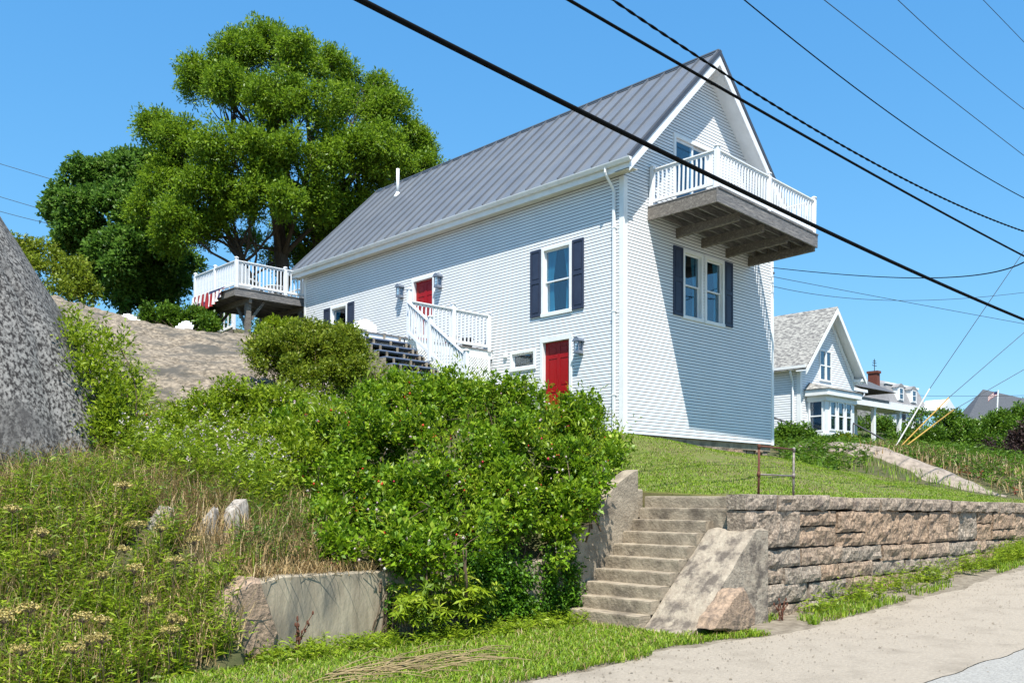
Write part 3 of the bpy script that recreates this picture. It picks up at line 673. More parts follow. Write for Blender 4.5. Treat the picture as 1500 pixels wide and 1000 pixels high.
b = MB(); fbox(b, FL, 1.3, 3.1, -.5, -.48, 0, 2.9); b.build('inner_lining', 'dark_room', house); b = MB(); fbox(b, FL, 6.9, 8.5, -.5, -.48, 2.4, 5.2); b.build('inner_lining', 'dark_room', house)
# sliding door on the balcony
u0, u1, z0, z1 = gdoor
b = MB()
for t in ((u0-.02, u0+.07, z0, z1), (u1-.07, u1+.02, z0, z1), (u0-.03, u1+.03, z1, z1+.1), (u0, u1, z0-.04, z0+.04)): fbox(b, FG, t[0], t[1], -.1, .036, t[2], t[3])
sd = b.build('sliding_door', 'white_trim', house, bevel=.004)
md = (u0+u1)/2; b = MB()
for a, e, n in ((u0+.07, md+.04, -.02), (md-.04, u1-.07, -.05)):
    for t in ((a, a+.06, z0+.04, z1), (e-.06, e, z0+.04, z1), (a+.06, e-.06, z0+.04, z0+.14), (a+.06, e-.06, z1-.07, z1)): fbox(b, FG, t[0], t[1], n-.028, n, t[2], t[3])
b.build('sash', 'white_vinyl', sd)
b = MB(); fbox(b, FG, u0+.1, md, -.036, -.032, z0+.1, z1-.03); fbox(b, FG, md, u1-.1, -.066, -.062, z0+.1, z1-.03); b.build('pane', 'window_glass', sd)
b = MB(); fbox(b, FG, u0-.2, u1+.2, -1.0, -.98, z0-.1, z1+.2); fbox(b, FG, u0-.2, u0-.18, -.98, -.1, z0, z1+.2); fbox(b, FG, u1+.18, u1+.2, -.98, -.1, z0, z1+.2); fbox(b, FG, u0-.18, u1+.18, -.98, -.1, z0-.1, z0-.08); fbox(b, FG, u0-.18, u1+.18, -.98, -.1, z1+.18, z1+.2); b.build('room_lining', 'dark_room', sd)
# wall lanterns
def lantern(u, z0, z1):
    h = z1-z0; b = MB(); n = .13
    fbox(b, FL, u-.05, u+.05, .012, .03, z0+h*.1, z1-h*.1); fbox(b, FL, u-.085, u+.085, .03, .205, z0, z0+h*.16)
    for i in (-1, 1):
        for n_ in (.045, .19): fbox(b, FL, u+i*.072-.011, u+i*.072+.011, n_-.011, n_+.011, z0+h*.16, z1-h*.26)
    fbox(b, FL, u-.115, u+.115, .02, .235, z1-h*.26, z1-h*.18)
    o = b.build('wall_lantern', 'lantern_metal', house, bevel=.004)
    b = MB(); pts = []
    for k in range(9):
        a = math.pi*k/8; pts.append((u-.1*math.cos(a), z1-h*.18+h*.18*math.sin(a)))
    b.prism([FL(uu, .03, zz) for uu, zz in pts], (-.19, 0, 0)); b.build('cap', 'lantern_metal', o)
    b = MB(); fbox(b, FL, u-.06, u+.06, .055, .18, z0+h*.17, z1-h*.27); b.build('lantern_glass', 'window_glass', o)
    b = MB(); b.tube([FL(u, .115, z0+h*.16), FL(u, .115, z0+h*.45)], .014, 8); b.build('bulb', 'white_trim', o)
lantern(1.338, 2.02, 2.42); lantern(6.867, 4.56, 4.98); lantern(8.72, 4.56, 4.98)
b = MB(); fbox(b, FL, 4.0, 4.12, .01, .07, 2.22, 2.36); b.build('vent_hood', 'white_trim', house, bevel=.01)
b = MB(); b.lathe((W+.02, -.03, 4.9), [(0, 0), (.03, .01), (.03, .06), (0, .07)], 8); b.build('insulator', 'pot_dark', house)
# balcony
BT, BD, BX0, BX1 = 5.58, 2.0, .90, 5.47
b = MB(); 
for k in range(14): b.box(BX0-.01, -.02-.1462*(k+1)+.004, BT-.029, BX1+.01, -.02-.1462*k, BT)
balc = b.build('balcony', 'grey_timber_x', house)
b = MB(); b.box(BX0, -BD, BT-.35, BX0+.045, -.012, BT-.032); b.build('side_rim', 'grey_timber', balc, bevel=.006); b = MB(); b.box(BX1-.045, -BD, BT-.35, BX1, -.012, BT-.032); b.build('side_rim', 'grey_timber', balc, bevel=.006)
b = MB(); b.box(BX0-.012, -BD-.045, BT-.355, BX1+.012, -BD-.002, BT-.03); b.build('front_rim', 'grey_timber_x', balc, bevel=.006)
for k in range(5):
    b = MB(); y = -.18-.36*k; b.box(BX0+.05, y-.04, BT-.25, BX1-.05, y, BT-.034); b.build('joist', 'grey_timber_x', balc)
for x in (2.1, 3.2, 4.32, 5.42):
    b = MB(); yl = -BD+.02 if x > 5 else -BD+.18; b.prism([(x-.045, -.012, BT-.252), (x-.045, yl, BT-.252), (x-.045, yl, BT-.44), (x-.045, -.012, BT-.49)], (.09, 0, 0)); b.build('beam', 'grey_timber', balc)
def railing(parent, off, p0, p1, floor, posts, nb, top=.90, low=.12, mat='white_vinyl', sl=0, bal=(.035, .035), ph=.08):
    """railing from p0 to p1 (plan), vertical balusters, slope sl = height change over the run"""
    p0, p1 = np.array(p0, float), np.array(p1, float); d = p1-p0; ln = np.linalg.norm(d); off = np.array(off, float)
    def P(t, z): q = p0+d*t; return (q[0], q[1], floor+sl*t+z)
    b = MB(off); b.beam(P(0, top), P(1, top), .085, .035); b.beam(P(0, top-.045), P(1, top-.045), .035, .055); b.beam(P(0, low), P(1, low), .05, .075)
    rl = b.build('railing', mat, parent, bevel=.004)
    first = None
    for k in range(nb):
        t = (k+.5)/nb
        b = MB(off); q0 = P(t, low); q1 = P(t, top-.04)
        if first is None or sl:
            b.beam(q0, q1, bal[0], bal[1], up=(d[0], d[1], 0)); o = b.build('baluster', mat, parent)
            if first is None: first = (o, np.array(q0))
        else: o = copy_part(first[0], parent, np.array(q0)-first[1])
    for t, zt in posts:
        b = MB(off); q = P(t, 0); h_ = .052
        b.box(q[0]-h_, q[1]-h_, q[2]-.05, q[0]+h_, q[1]+h_, q[2]+zt); b.lathe((q[0], q[1], q[2]+zt), [(.08, 0), (.08, .02), (.03, .05), (0, .052)], 8); b.build('post', mat, parent, bevel=.005)
off0 = (0, 0, 0)
railing(balc, off0, (BX0+.06, -.09), (BX0+.06, -BD+.05), BT, [(0, .97), (1, .97)], 15)
railing(balc, off0, (BX0+.06, -BD+.05), (BX1-.06, -BD+.05), BT, [(.5, .97), (1, .97)], 36)
railing(balc, off0, (BX1-.06, -BD+.05), (BX1-.06, -.09), BT, [(1, .97)], 15)
balc.location = (0, 0, .03); 
TL = math.atan(.042)
mt_ = Matrix.Translation((BX0, 0, BT)) @ Matrix.Rotation(TL, 4, 'Y') @ Matrix.Translation((-BX0, 0, -BT))
balc.matrix_local = mt_
# ------------------------------------------------------------------ entry deck with steps, rear deck
HX, HY, HZ = HB
ed = thing('entry_deck', 'white railed entry deck and stair at the upper red door', 'deck', (13.93, 18.6, 5.75)); eo = ed.location
DZ = 5.75
b = MB(eo)
for k in range(34): b.box(12.4, 18.58+.142*k, DZ-.03, HX-.03, 18.58+.142*k+.136, DZ)
b.build('deck_boards', 'grey_timber_x', ed)
b = MB(eo); b.box(12.4, 18.6, DZ-.24, HX-.03, 18.64, DZ-.032); b.box(12.4, 18.64, DZ-.24, 12.44, 23.4, DZ-.032); b.build('deck_rim', 'white_trim', ed)
for x, y in ((12.5, 18.75), (12.5, 21), (12.5, 23.2), (13.93, 18.75), (15.5, 18.75)):
    b = MB(eo); b.box(x-.06, y-.06, float(hill_z(x, y))-.2, x+.06, y+.06, DZ-.24); b.build('support_post', 'grey_timber', ed)
railing(ed, eo, (13.99, 18.6), (HX-.16, 18.6), DZ, [(.02, 1.22), (.545, 1.06), (1, .98)], 21, top=.93, low=.09)
# stair down towards the road side
ns = 9; rise, run = .185, .27; y0 = 18.58
for k in range(1, ns):
    b = MB(eo); y = y0-run*k; z = DZ-rise*k; b.box(12.55, y, z-.035, 13.86, y+run+.02, z); b.build('tread', 'tread_paint', ed, bevel=.006)
    if k % 1 == 0:
        for xx in (12.75, 13.25, 13.72): b = MB(eo); b.box(xx-.02, y+run-.05, z, xx+.02, y+run-.01, z+rise-.036); b.build('riser_block', 'concrete', ed)
b = MB(eo)
pts = [(12.5, y0, DZ-.05), (12.5, y0, DZ-.75)]
for k in range(ns, 0, -1):
    pts += [(12.5, y0-run*k, DZ-rise*k-.04-rise*(k == ns)), (12.5, y0-run*(k-1), DZ-rise*k-.04)] if k < ns else [(12.5, y0-run*(ns-1), DZ-rise*ns-.3)]
b.prism(pts, (.05, 0, 0)); b.build('stringer', 'concrete', ed); b = MB(eo); b.prism([(13.87, p[1], p[2]) for p in pts], (.03, 0, 0)); b.build('stringer', 'concrete', ed)
sy1 = 16.25; sl_ = -rise/run*(y0-sy1)
railing(ed, eo, (13.93, 18.5), (13.93, sy1), DZ-.02, [(.40, 1.02), (1, 1.0)], 21, top=.90, low=.14, sl=sl_)
b = MB(eo)                              # lattice skirt
def lattice(b, x0, x1, z0, z1, y):
    st = .085
    for sgn, yy in ((1, y), (-1, y+.008)):
        c = -(z1-z0)
        while c < (x1-x0):
            pa = [(x0+c, z0), (x0+c+(z1-z0), z1)] if sgn > 0 else [(x0+c+(z1-z0), z0), (x0+c, z1)]
            (xa, za), (xb, zb) = pa; t0, t1 = 0, 1
            if xb != xa:
                ts = sorted(((x0-xa)/(xb-xa), (x1-xa)/(xb-xa))); t0, t1 = max(0, ts[0]), min(1, ts[1])
            if t1-t0 > .02: b.beam((xa+(xb-xa)*t0, yy, za+(zb-za)*t0), (xa+(xb-xa)*t1, yy, za+(zb-za)*t1), .007, .033, up=(sgn, 0, 1))
            c += st
lattice(b, 14.0, HX-.2, 4.0, DZ-.25, 18.585); b.build('lattice_skirt', 'white_trim', ed)
b = MB(eo); b.box(HX-.2, 18.57, 4.0, HX-.12, 18.62, DZ-.24); b.build('lattice_trim', 'white_trim', ed)

rd = thing('rear_deck', 'raised grey timber deck with white rails behind the house', 'deck', (14.85, 28.8, 7.0)); ro = rd.location
Z2 = 8.75; rx0, rx1, ry0, ry1 = 14.37, 20.5, 28.6, 31.85
b = MB(ro)
for k in range(23): b.box(rx0-.02, ry0-.02+.142*k, Z2-.03, rx1, ry0-.02+.142*k+.136, Z2)
b.build('deck_boards', 'grey_timber_x', rd)
b = MB(ro); b.box(rx0, ry0, Z2-.29, rx1, ry0+.045, Z2-.032); b.build('front_rim', 'grey_timber_x', rd, bevel=.006)
b = MB(ro); b.box(rx0, ry0+.046, Z2-.27, rx0+.045, ry1, Z2-.032); b.build('side_rim', 'grey_timber', rd, bevel=.006)
for k in range(7):
    b = MB(ro); y = ry0+.45*(k+1); b.box(rx0+.05, y, Z2-.24, rx1, y+.04, Z2-.034); b.build('joist', 'grey_timber_x', rd)
for y in (28.95,):
    pass
for x in (14.95, 17.0):
    b = MB(ro); b.box(x-.05, ry0+.06, Z2-.44, x+.05, ry1-.05, Z2-.25); b.build('beam', 'grey_timber', rd)
for x, y in ((14.95, 28.85), (14.95, 31.5), (17.0, 28.85), (17.0, 31.5)):
    b = MB(ro); b.box(x-.085, y-.085, min(float(hill_z(x, y)), 7.0)-.3, x+.085, y+.085, Z2-.445); b.build('support_post', 'grey_timber', rd, bevel=.006)
    b = MB(ro)
    sg = 1 if y < 30 else -1
    b.beam((x, y+sg*.08, Z2-1.25), (x, y+sg*.75, Z2-.46), .06, .10)
    b.beam((x+.08, y, Z2-1.0), (x+.6, y, Z2-.30), .06, .09); b.build('knee_brace', 'grey_timber', rd)
railing(rd, ro, (rx0+.05, ry0+.05), (17.6, ry0+.05), Z2, [(0, .98), (.575, .96)], 24, top=.90)
railing(rd, ro, (17.6, ry0+.05), (20.4, ry0+.05), Z2, [(0, .96)], 16, top=.90)
railing(rd, ro, (rx0+.05, ry1-.08), (rx0+.05, ry0+.05), Z2, [(0, .98), (.5, .98)], 26, top=.90)
railing(rd, ro, (rx0+.05, ry1-.08), (20.4, ry1-.08), Z2, [(1, .98), (.5, .98)], 30, top=.90)
# a lower stair with its own rail beyond the deck
ls = thing('back_stair', 'timber stair with white rail seen beneath the rear deck', 'stair', (15.0, 33, 7.2)); lo_ = ls.location
for k in range(6):
    b = MB(lo_); b.box(14.6+.3*k, 33.2, 7.15+.17*k, 14.92+.3*k, 34.4, 7.19+.17*k); b.build('tread', 'grey_timber', ls)
b = MB(lo_); b.beam((14.5, 33.18, 7.0), (16.6, 33.18, 8.15), .05, .24); b.beam((14.5, 34.42, 7.0), (16.6, 34.42, 8.15), .05, .24); b.build('stringer', 'grey_timber', ls)
railing(ls, lo_, (14.5, 33.15), (16.6, 33.15), 7.1, [(0, .9), (1, .9)], 13, top=.85, sl=1.15)

# ------------------------------------------------------------------ garden chairs
def adirondack(loc, rz, label, mat='white_trim'):
    t = thing('garden_chair', label, 'chair', loc, 'white slatted garden chairs'); t.rotation_euler = (0, 0, rz)
    b = MB()
    for k in range(6):                  # seat slopes back
        y = -.02+.085*k; z = .37-.028*k; b.box(-.27, y, z, .27, y+.078, z+.018)
    b.build('seat', mat, t)
    b = MB()                            # fanned back of slats with an arched top
    for k in range(-3, 4):
        h = .86-.018*k*k; a = k*.072; c = k*.10; b.add([(a-.036, .44, .20), (a+.036, .44, .20), (c+.046, .44+.30*h/.86, .20+h), (c-.046, .44+.30*h/.86, .20+h), (a-.036, .458, .20), (a+.036, .458, .20), (c+.046, .458+.30*h/.86, .20+h), (c-.046, .458+.30*h/.86, .20+h)],
            [(0, 1, 2, 3), (7, 6, 5, 4), (0, 4, 5, 1), (1, 5, 6, 2), (2, 6, 7, 3), (3, 7, 4, 0)])
    b.box(-.30, .53, .52, .30, .555, .58); b.build('backrest', mat, t)
    for s in (-1, 1):
        b = MB(); b.box(s*.31-.065, -.10, .555, s*.31+.065, .60, .577); b.build('armrest', mat, t)
        b = MB(); b.box(s*.30-.045, -.06, 0, s*.30+.045, -.035, .555); b.build('leg', mat, t)
        b = MB(); b.beam((s*.27, -.03, .33), (s*.27, .78, .02), .024, .11); b.build('leg', mat, t)
    return t
p = at(192, 456, 28.2); adirondack((p[0], p[1], p[2]-1.0), -YAW+.5, 'larger white slatted chair back showing over the granite ledge, left of the other')
p = at(250, 466, 28.6); adirondack((p[0], p[1], p[2]-1.0), -YAW-.3, 'smaller white chair back barely showing over the granite ledge, nearer the rear deck')
q1 = on(367, 424, 1, 30.0); adirondack((q1[0], 30.0, Z2), -YAW+2.9, 'white slatted chair behind the corner rail of the raised rear deck')
q1 = on(438, 430, 1, 30.2); adirondack((q1[0], 30.2, Z2), -YAW-2.4, 'white slatted chair on the rear deck close to the house eaves')
p = at(547, 497, 25.6); adirondack((p[0], p[1], DZ), -YAW+.5, 'white slatted chair on the entry deck at the top of the stair')
t = thing('side_table', 'low white round table on the rear deck between the chairs', 'table', (16.3, 29.5, Z2))
b = MB(); b.lathe((0, 0, .42), [(0, 0), (.34, 0), (.36, .02), (.34, .035), (0, .036)], 20); b.build('table_top', 'white_trim', t)
for k in range(4):
    b = MB(); a = k*math.pi/2+.4; b.beam((.12*math.cos(a), .12*math.sin(a), .42), (.27*math.cos(a), .27*math.sin(a), 0), .035, .035); b.build('leg', 'white_trim', t)
t = thing('footstool', 'low white slatted stool beside the chair on the entry deck', 'stool', (13.55, 20.3, DZ))
b = MB()
for k in range(5): b.box(-.25, -.25+.1*k, .36, .25, -.16+.1*k, .38)
b.build('seat', 'white_trim', t)
for s in (-1, 1):
    for q_ in (-1, 1): b = MB(); b.box(s*.2-.03, q_*.2-.02, 0, s*.2+.03, q_*.2+.02, .36); b.build('leg', 'white_trim', t)
for i, (x, y, mt, lab) in enumerate(((15.95, 19.2, 'pot_dark', 'dark planter behind the white rail, closest to the deck corner at the wall'), (16.45, 19.15, 'pot_dark', 'dark planter against the clapboard wall at the end of the entry deck'), (16.15, 19.55, 'pot_red', 'red planter between the dark planters behind the entry deck rail'))):
    t = thing('planter', lab, 'planter', (x, y, DZ), 'planters on the entry deck'); b = MB()
    b.lathe((0, 0, 0), [(.12, 0), (.16, .3), (.18, .3), (.18, .35), (.15, .35), (.14, .3), (0, .3)], 14); b.build('pot', mt, t)
# striped bunting draped over the rear deck's side
bt = MB((rx0, 30.6, Z2)); n = 48; rows_ = 6; vs = []
for k in range(n+1):
    u = k/n; yy = ry1-.05-u*2.55
    for j in range(rows_+1):
        v = j/rows_; drop = (.50*math.sin(math.pi*min(1, u*.8+.2))**.5+.08)*v
        vs.append((rx0-.05-.05*math.sin(u*60)*v-.05*v, yy+.10*v*math.sin(u*8), Z2+.12-drop*1.0))
for k in range(n):
    for j in range(rows_):
        a = k*(rows_+1)+j; c = [.9 if k % 6 == 0 and j > 2 else .5, .1][((k//3)) % 2]
        if j == 0 and k > n*.5: c = .9
        bt.tint = c; bt.add([vs[a], vs[a+rows_+1], vs[a+rows_+2], vs[a+1]], [(0, 1, 2, 3)])
tag(bt.build('bunting', 'flag_cloth'), 'pleated red, white and blue striped bunting draped over the rear deck edge', 'bunting')
# ------------------------------------------------------------------ neighbouring houses
def box_part(par, off, name, mat, *boxes, bevel=0):
    b = MB(off)
    for q in boxes: b.box(*q)
    return b.build(name, mat, par, bevel=bevel)
def plain_window(par, off, ax, u0, u1, z0, z1, pl, name='window', mull=0):
    """window on plane ax = pl facing the negative side: casing, sash bar, pane"""
    def bx(b, a, e, n0, n1, p, q):
        b.box(a, n0, p, e, n1, q) if ax == 1 else b.box(n0, a, p, n1, e, q)
    b = MB(off); c = .07
    for a, e, p, q in ((u0-c, u0, z0-c, z1+c), (u1, u1+c, z0-c, z1+c), (u0, u1, z1, z1+c), (u0, u1, z0-c, z0), (u0, u1, (z0+z1)/2-.025, (z0+z1)/2+.025)): bx(b, a, e, pl-.05, pl-.001, p, q)
    f = b.build(name, 'white_trim', par)
    b = MB(off); bx(b, u0, u1, pl-.02, pl-.016, z0, z1); b.build('pane', 'window_glass', f)
    b = MB(off); bx(b, u0, u1, pl-.012, pl-.004, z0, z1); b.build('pane_backing', 'dark_room', f)  # plain dark sheet right behind the pane
    return f
nh = thing('white_house', 'smaller white gabled house with grey shingles and a bay window beyond the lawn', 'house', (36.54, 20.38, 4.0)); no = nh.location
x0, x1, y0, y1, ze, zp = 36.54, 41.45, 20.38, 28.5, 7.62, 10.25; xm = (x0+x1)/2
def clap(b, fr, u0, u1, z0, z1, gab=None, cr=.105):
    z = z0
    while z < z1:
        zm = z+cr/2; a, c = u0, u1
        if gab and zm > gab[0]:
            k = (gab[1]-zm)/(gab[1]-gab[0]); a, c = (u0+u1)/2-(u1-u0)/2*k, (u0+u1)/2+(u1-u0)/2*k
        zt = min(z+cr, z1); b.add([fr(a, .018, z), fr(c, .018, z), fr(c, .006, zt-.010), fr(a, .006, zt-.010), fr(a, .0, z+.004), fr(c, .0, z+.004)], [(0, 1, 2, 3), (4, 5, 1, 0)]); z += cr
b = MB(no); clap(b, lambda u, n, z: (u, y0-n, z), x0, x1, 3.6, zp, (ze, zp)); b.build('gable_wall', 'white_siding', nh); b = MB(no); b.prism([(x0+.05, y0+.004, 3.6), (x1-.05, y0+.004, 3.6), (x1-.05, y0+.004, ze), (xm, y0+.004, zp-.1), (x0+.05, y0+.004, ze)], (0, .03, 0)); b.build('gap_shade_sheet', 'siding_gap_shade', nh)  # dark sheet behind the courses paints the shade between them
b = MB(no); clap(b, lambda u, n, z: (x0-n, y0+y1-u, z), y0, y1, 3.6, ze); b.box(x0+.02, y1, 3.6, x1, y1+.1, ze); b.box(x1-.1, y0+.02, 3.6, x1, y1, ze); b.build('side_wall', 'white_siding', nh); box_part(nh, no, 'gap_shade_sheet', 'siding_gap_shade', (x0+.004, y0+.05, 3.6, x0+.03, y1-.05, ze))
box_part(nh, no, 'corner_board', 'white_trim', (x0-.03, y0-.03, 3.6, x0+.14, y0+.14, ze), (x1-.14, y0-.03, 3.6, x1+.03, y0+.14, ze))
sl2 = (zp-ze)/(xm-x0); ov = .36
b = MB(no)
for s in (1, -1):
    xe = xm-s*(xm-x0+ov); zz = zp-sl2*(xm-x0+ov)
    P = [(xe, y0-.5, zz+.14), (xm, y0-.5, zp+.14), (xm, y1+.3, zp+.14), (xe, y1+.3, zz+.14)]
    b.add(P+[(p[0], p[1], p[2]-.06) for p in P], [q if s < 0 else q[::-1] for q in [(0, 1, 2, 3), (7, 6, 5, 4), (0, 4, 5, 1), (3, 7, 4, 0), (2, 6, 7, 3)]])
nr = b.build('roof', 'shingle_grey', nh)
b = MB(no)
for s in (1, -1):
    xe = xm-s*(xm-x0+ov); zz = zp-sl2*(xm-x0+ov)
    b.prism([(xe, y0-.515, zz+.075), (xm, y0-.515, zp+.075), (xm, y0-.515, zp-.20), (xe, y0-.515, zz-.16)], (0, .04, 0))
    b.prism([(xe, y0-.47, zz+.02), (xm, y0-.47, zp+.02), (xm, y0-.47, zp), (xe, y0-.47, zz)], (0, .46, 0))
    b.prism([(xe+s*.30, y0-.06, zz+.1), (xm, y0-.06, zp-.05), (xm, y0-.06, zp-.32), (xe+s*.30, y0-.06, zz-.16)], (0, .04, 0))
b.build('rake_board', 'white_trim', nr)
box_part(nr, no, 'fascia', 'white_trim', (x0-ov, y0-.46, ze-.27, x0-ov+.05, y1+.3, ze-.13), (x0-ov+.05, y0-.46, ze-.27, x0-.02, y1+.3, ze-.25))
box_part(nh, no, 'eave_return', 'white_trim', (x1-.02, y0-.46, ze-.40, x1+.36, y0-.04, ze-.26), (x1+.04, y0-.40, ze-.50, x1+.24, y0-.05, ze-.40), bevel=.01)
b = MB(no); b.tube([(x0-.28, y0+.3, ze-.25), (x0-.28, y0+.3, ze-.4), (x0-.07, y0+.3, ze-.8), (x0-.07, y0+.3, 3.9)], .05, 8); b.build('downspout', 'white_trim', nh)
plain_window(nh, no, 1, 38.27, 38.67, 7.10, 8.36, y0-.01); plain_window(nh, no, 1, 38.83, 39.2, 7.10, 8.36, y0-.01)
b = MB(no); b.prism([(38.75, y0-.03, 9.45), (38.95, y0-.03, 9.45), (38.85, y0-.03, 9.75)], (0, .02, 0)); b.build('gable_vent', 'shingle_grey', nh)
# bay window
bx0, bx1, by = 37.1, 39.75, 19.5
bw = box_part(nh, no, 'bay', 'white_siding', (bx0, by, 3.8, bx1, y0-.02, 6.35))
box_part(bw, no, 'bay_cornice', 'white_trim', (bx0-.25, by-.25, 6.2, bx1+.25, y0-.025, 6.48), (bx0-.08, by-.08, 5.98, bx1+.08, y0-.027, 6.2), (bx0-.05, by-.05, 4.45, bx1+.05, y0-.03, 4.62), bevel=.02)
b = MB(no); b.add([(bx0-.3, by-.3, 6.49), (bx1+.3, by-.3, 6.49), (bx1-.2, y0-.02, 6.85), (bx0+.2, y0-.02, 6.85), (bx0-.3, y0-.02, 6.49), (bx1+.3, y0-.02, 6.49)], [(0, 1, 2, 3), (0, 3, 4), (1, 5, 2), (0, 4, 5, 1)]); b.build('bay_roof', 'shingle_grey', bw)
for u in (37.5, 38.22, 38.94): plain_window(bw, no, 1, u, u+.42, 4.78, 5.95, by-.005, 'bay_sash')
plain_window(bw, no, 0, 19.65, 20.18, 4.72, 5.95, bx0-.005, 'bay_sash')
# wing and porch
wg = box_part(nh, no, 'wing', 'white_siding', (41.3, 22.2, 3.6, 45.6, 28.0, 7.3))
b = MB(no); b.add([(41.0, 21.9, 7.35), (45.9, 21.9, 7.35), (45.9, 28.3, 7.35), (41.0, 28.3, 7.35), (42.0, 24.4, 8.6), (43.9, 24.4, 8.6)], [(0, 1, 5, 4), (1, 2, 5), (2, 3, 4, 5), (3, 0, 4), (3, 2, 1, 0)]); b.build('wing_roof', 'shingle_grey', wg)
box_part(wg, no, 'gutter', 'white_trim', (41.0, 21.78, 7.22, 45.9, 21.89, 7.36))
b = MB(no); b.tube([(45.6, 21.84, 7.25), (45.6, 21.84, 7.1), (45.3, 22.14, 6.75), (45.3, 22.14, 6.6)], .05, 8); b.build('downspout', 'white_trim', wg)
pr2 = MB(no); pr2.add([(41.2, 20.6, 6.52), (48.6, 20.6, 6.52), (48.6, 22.19, 6.85), (41.2, 22.19, 6.85), (41.2, 20.6, 6.40), (48.6, 20.6, 6.40), (48.6, 22.19, 6.40), (41.2, 22.19, 6.40)], [(0, 1, 2, 3), (0, 4, 5, 1), (1, 5, 6, 2), (7, 6, 5, 4), (0, 3, 7, 4)])
pch = pr2.build('porch_roof', 'shingle_dark', nh)
box_part(pch, no, 'porch_fascia', 'white_trim', (41.2, 20.54, 6.28, 48.65, 20.59, 6.53), (48.61, 20.6, 6.28, 48.65, 22.2, 6.5), (41.2, 20.6, 6.36, 48.6, 22.19, 6.395))
for x in (44.4, 47.3):
    o = box_part(nh, no, 'porch_post', 'white_trim', (x-.09, 20.7, 4.2, x+.09, 20.88, 6.36), (x-.13, 20.66, 4.2, x+.13, 20.92, 4.45), (x-.13, 20.66, 6.2, x+.13, 20.92, 6.35), bevel=.01)
box_part(nh, no, 'porch_floor', 'grey_timber_x', (41.2, 20.55, 4.1, 48.6, 22.2, 4.25))
dr = box_part(nh, no, 'porch_door', 'door_blue', (43.55, 22.12, 4.25, 44.35, 22.19, 6.25))
box_part(dr, no, 'pane', 'dark_room', (43.68, 22.105, 5.1, 44.22, 22.118, 6.1)); box_part(dr, no, 'door_frame', 'white_trim', (43.45, 22.1, 4.25, 43.54, 22.19, 6.3), (44.36, 22.1, 4.25, 44.45, 22.19, 6.3))
b = MB(no); b.lathe((43.0, 21.4, 6.2), [(0, 0), (.07, .02), (.08, .1), (.03, .16), (0, .16)], 10); lp = b.build('porch_lamp', 'lit_bulb', nh, True)
for i, (xa, ya) in enumerate(((35.9, 20.9), (37.2, 18.3))):
    t = thing('stair_handrail', ('dark handrail by the shingled house wall, half hidden by the clapboard house', 'dark sloping handrail in front of the bay window')[i], 'handrail', (xa, ya, 4.0), 'handrails at the neighbouring house')
    b = MB((xa, ya, 4.0)); zg = float(hill_z(xa, ya))
    b.tube([(xa, ya, zg+1.1), (xa+.4, ya-1.5, zg+.15)] if i else [(xa-.3, ya+.6, zg+1.3), (xa+.3, ya-.7, zg+.75)], .035, 8); b.build('rail', 'pot_dark', t)
    b = MB((xa, ya, 4.0)); b.tube([(xa, ya, zg-.1), (xa, ya, zg+1.05)], .03, 8); b.build('post', 'pot_dark', t)

mh = thing('mansard_house', 'distant pale house with mansard roof, two dormers and a brick chimney', 'house', (73.8, 33.3, 7.0)); mo = mh.location
box_part(mh, mo, 'wall', 'white_siding', (73.8, 33.3, 5.5, 80.5, 38, 9.6))
b = MB(mo); b.add([(73.5, 33.0, 9.6), (80.8, 33.0, 9.6), (80.8, 38.3, 9.6), (73.5, 38.3, 9.6), (74.1, 33.7, 11.3), (80.2, 33.7, 11.3), (80.2, 37.6, 11.3), (74.1, 37.6, 11.3), (76.0, 35.6, 12.0), (78.3, 35.6, 12.0)],
    [(0, 1, 5, 4), (1, 2, 6, 5), (2, 3, 7, 6), (3, 0, 4, 7), (4, 5, 9, 8), (5, 6, 9), (6, 7, 8, 9), (7, 4, 8), (3, 2, 1, 0)]); mr = b.build('roof', 'mansard_grey', mh)
box_part(mr, mo, 'cornice', 'white_trim', (73.4, 32.9, 9.35, 80.9, 33.0, 9.62), (73.4, 33.0, 9.35, 73.5, 38.4, 9.62), (73.95, 33.55, 11.25, 80.35, 33.69, 11.4))
for x in (75.6, 78.1):
    d = box_part(mr, mo, 'dormer', 'white_trim', (x-.55, 33.05, 9.9, x+.55, 34.4, 11.0)); b = MB(mo); b.prism([(x-.65, 33.0, 11.0), (x+.65, 33.0, 11.0), (x+.3, 33.0, 11.25), (x, 33.0, 11.33), (x-.3, 33.0, 11.25)], (0, 1.4, 0)); b.build('dormer_roof', 'mansard_grey', d)
    plain_window(d, mo, 1, x-.32, x+.32, 10.05, 10.9, 33.04, 'sash')
for x in (76.6, 79.3): plain_window(mh, mo, 1, x-.4, x+.4, 7.6, 8.9, 33.29)
box_part(mh, mo, 'porch', 'white_trim', (79.6, 31.4, 9.1, 83.0, 33.28, 9.3), (79.7, 31.5, 6.5, 79.85, 31.65, 9.1), (82.8, 31.5, 6.5, 82.95, 31.65, 9.1), (76.5, 31.5, 6.3, 83, 33.28, 7.2))
b = MB(mo); b.prism([(79.5, 31.35, 9.31), (83.1, 31.35, 9.31), (81.3, 31.35, 10.35)], (0, 2, 0)); b.build('porch_gable', 'white_siding', mh)
bA = on(1258, 577, 1, 29.5); bB = on(1313, 574, 1, 29.5); bC = on(1281, 556, 1, 31.5)
ah = thing('back_house', 'dark roofed building with brick chimney behind the porch roof', 'house', (bA[0], 29.5, 7)); ao = ah.location
box_part(ah, ao, 'wall', 'shingle_grey', (bA[0]+.3, 29.9, 5.0, bB[0]-.3, 33, bA[2]-.02))
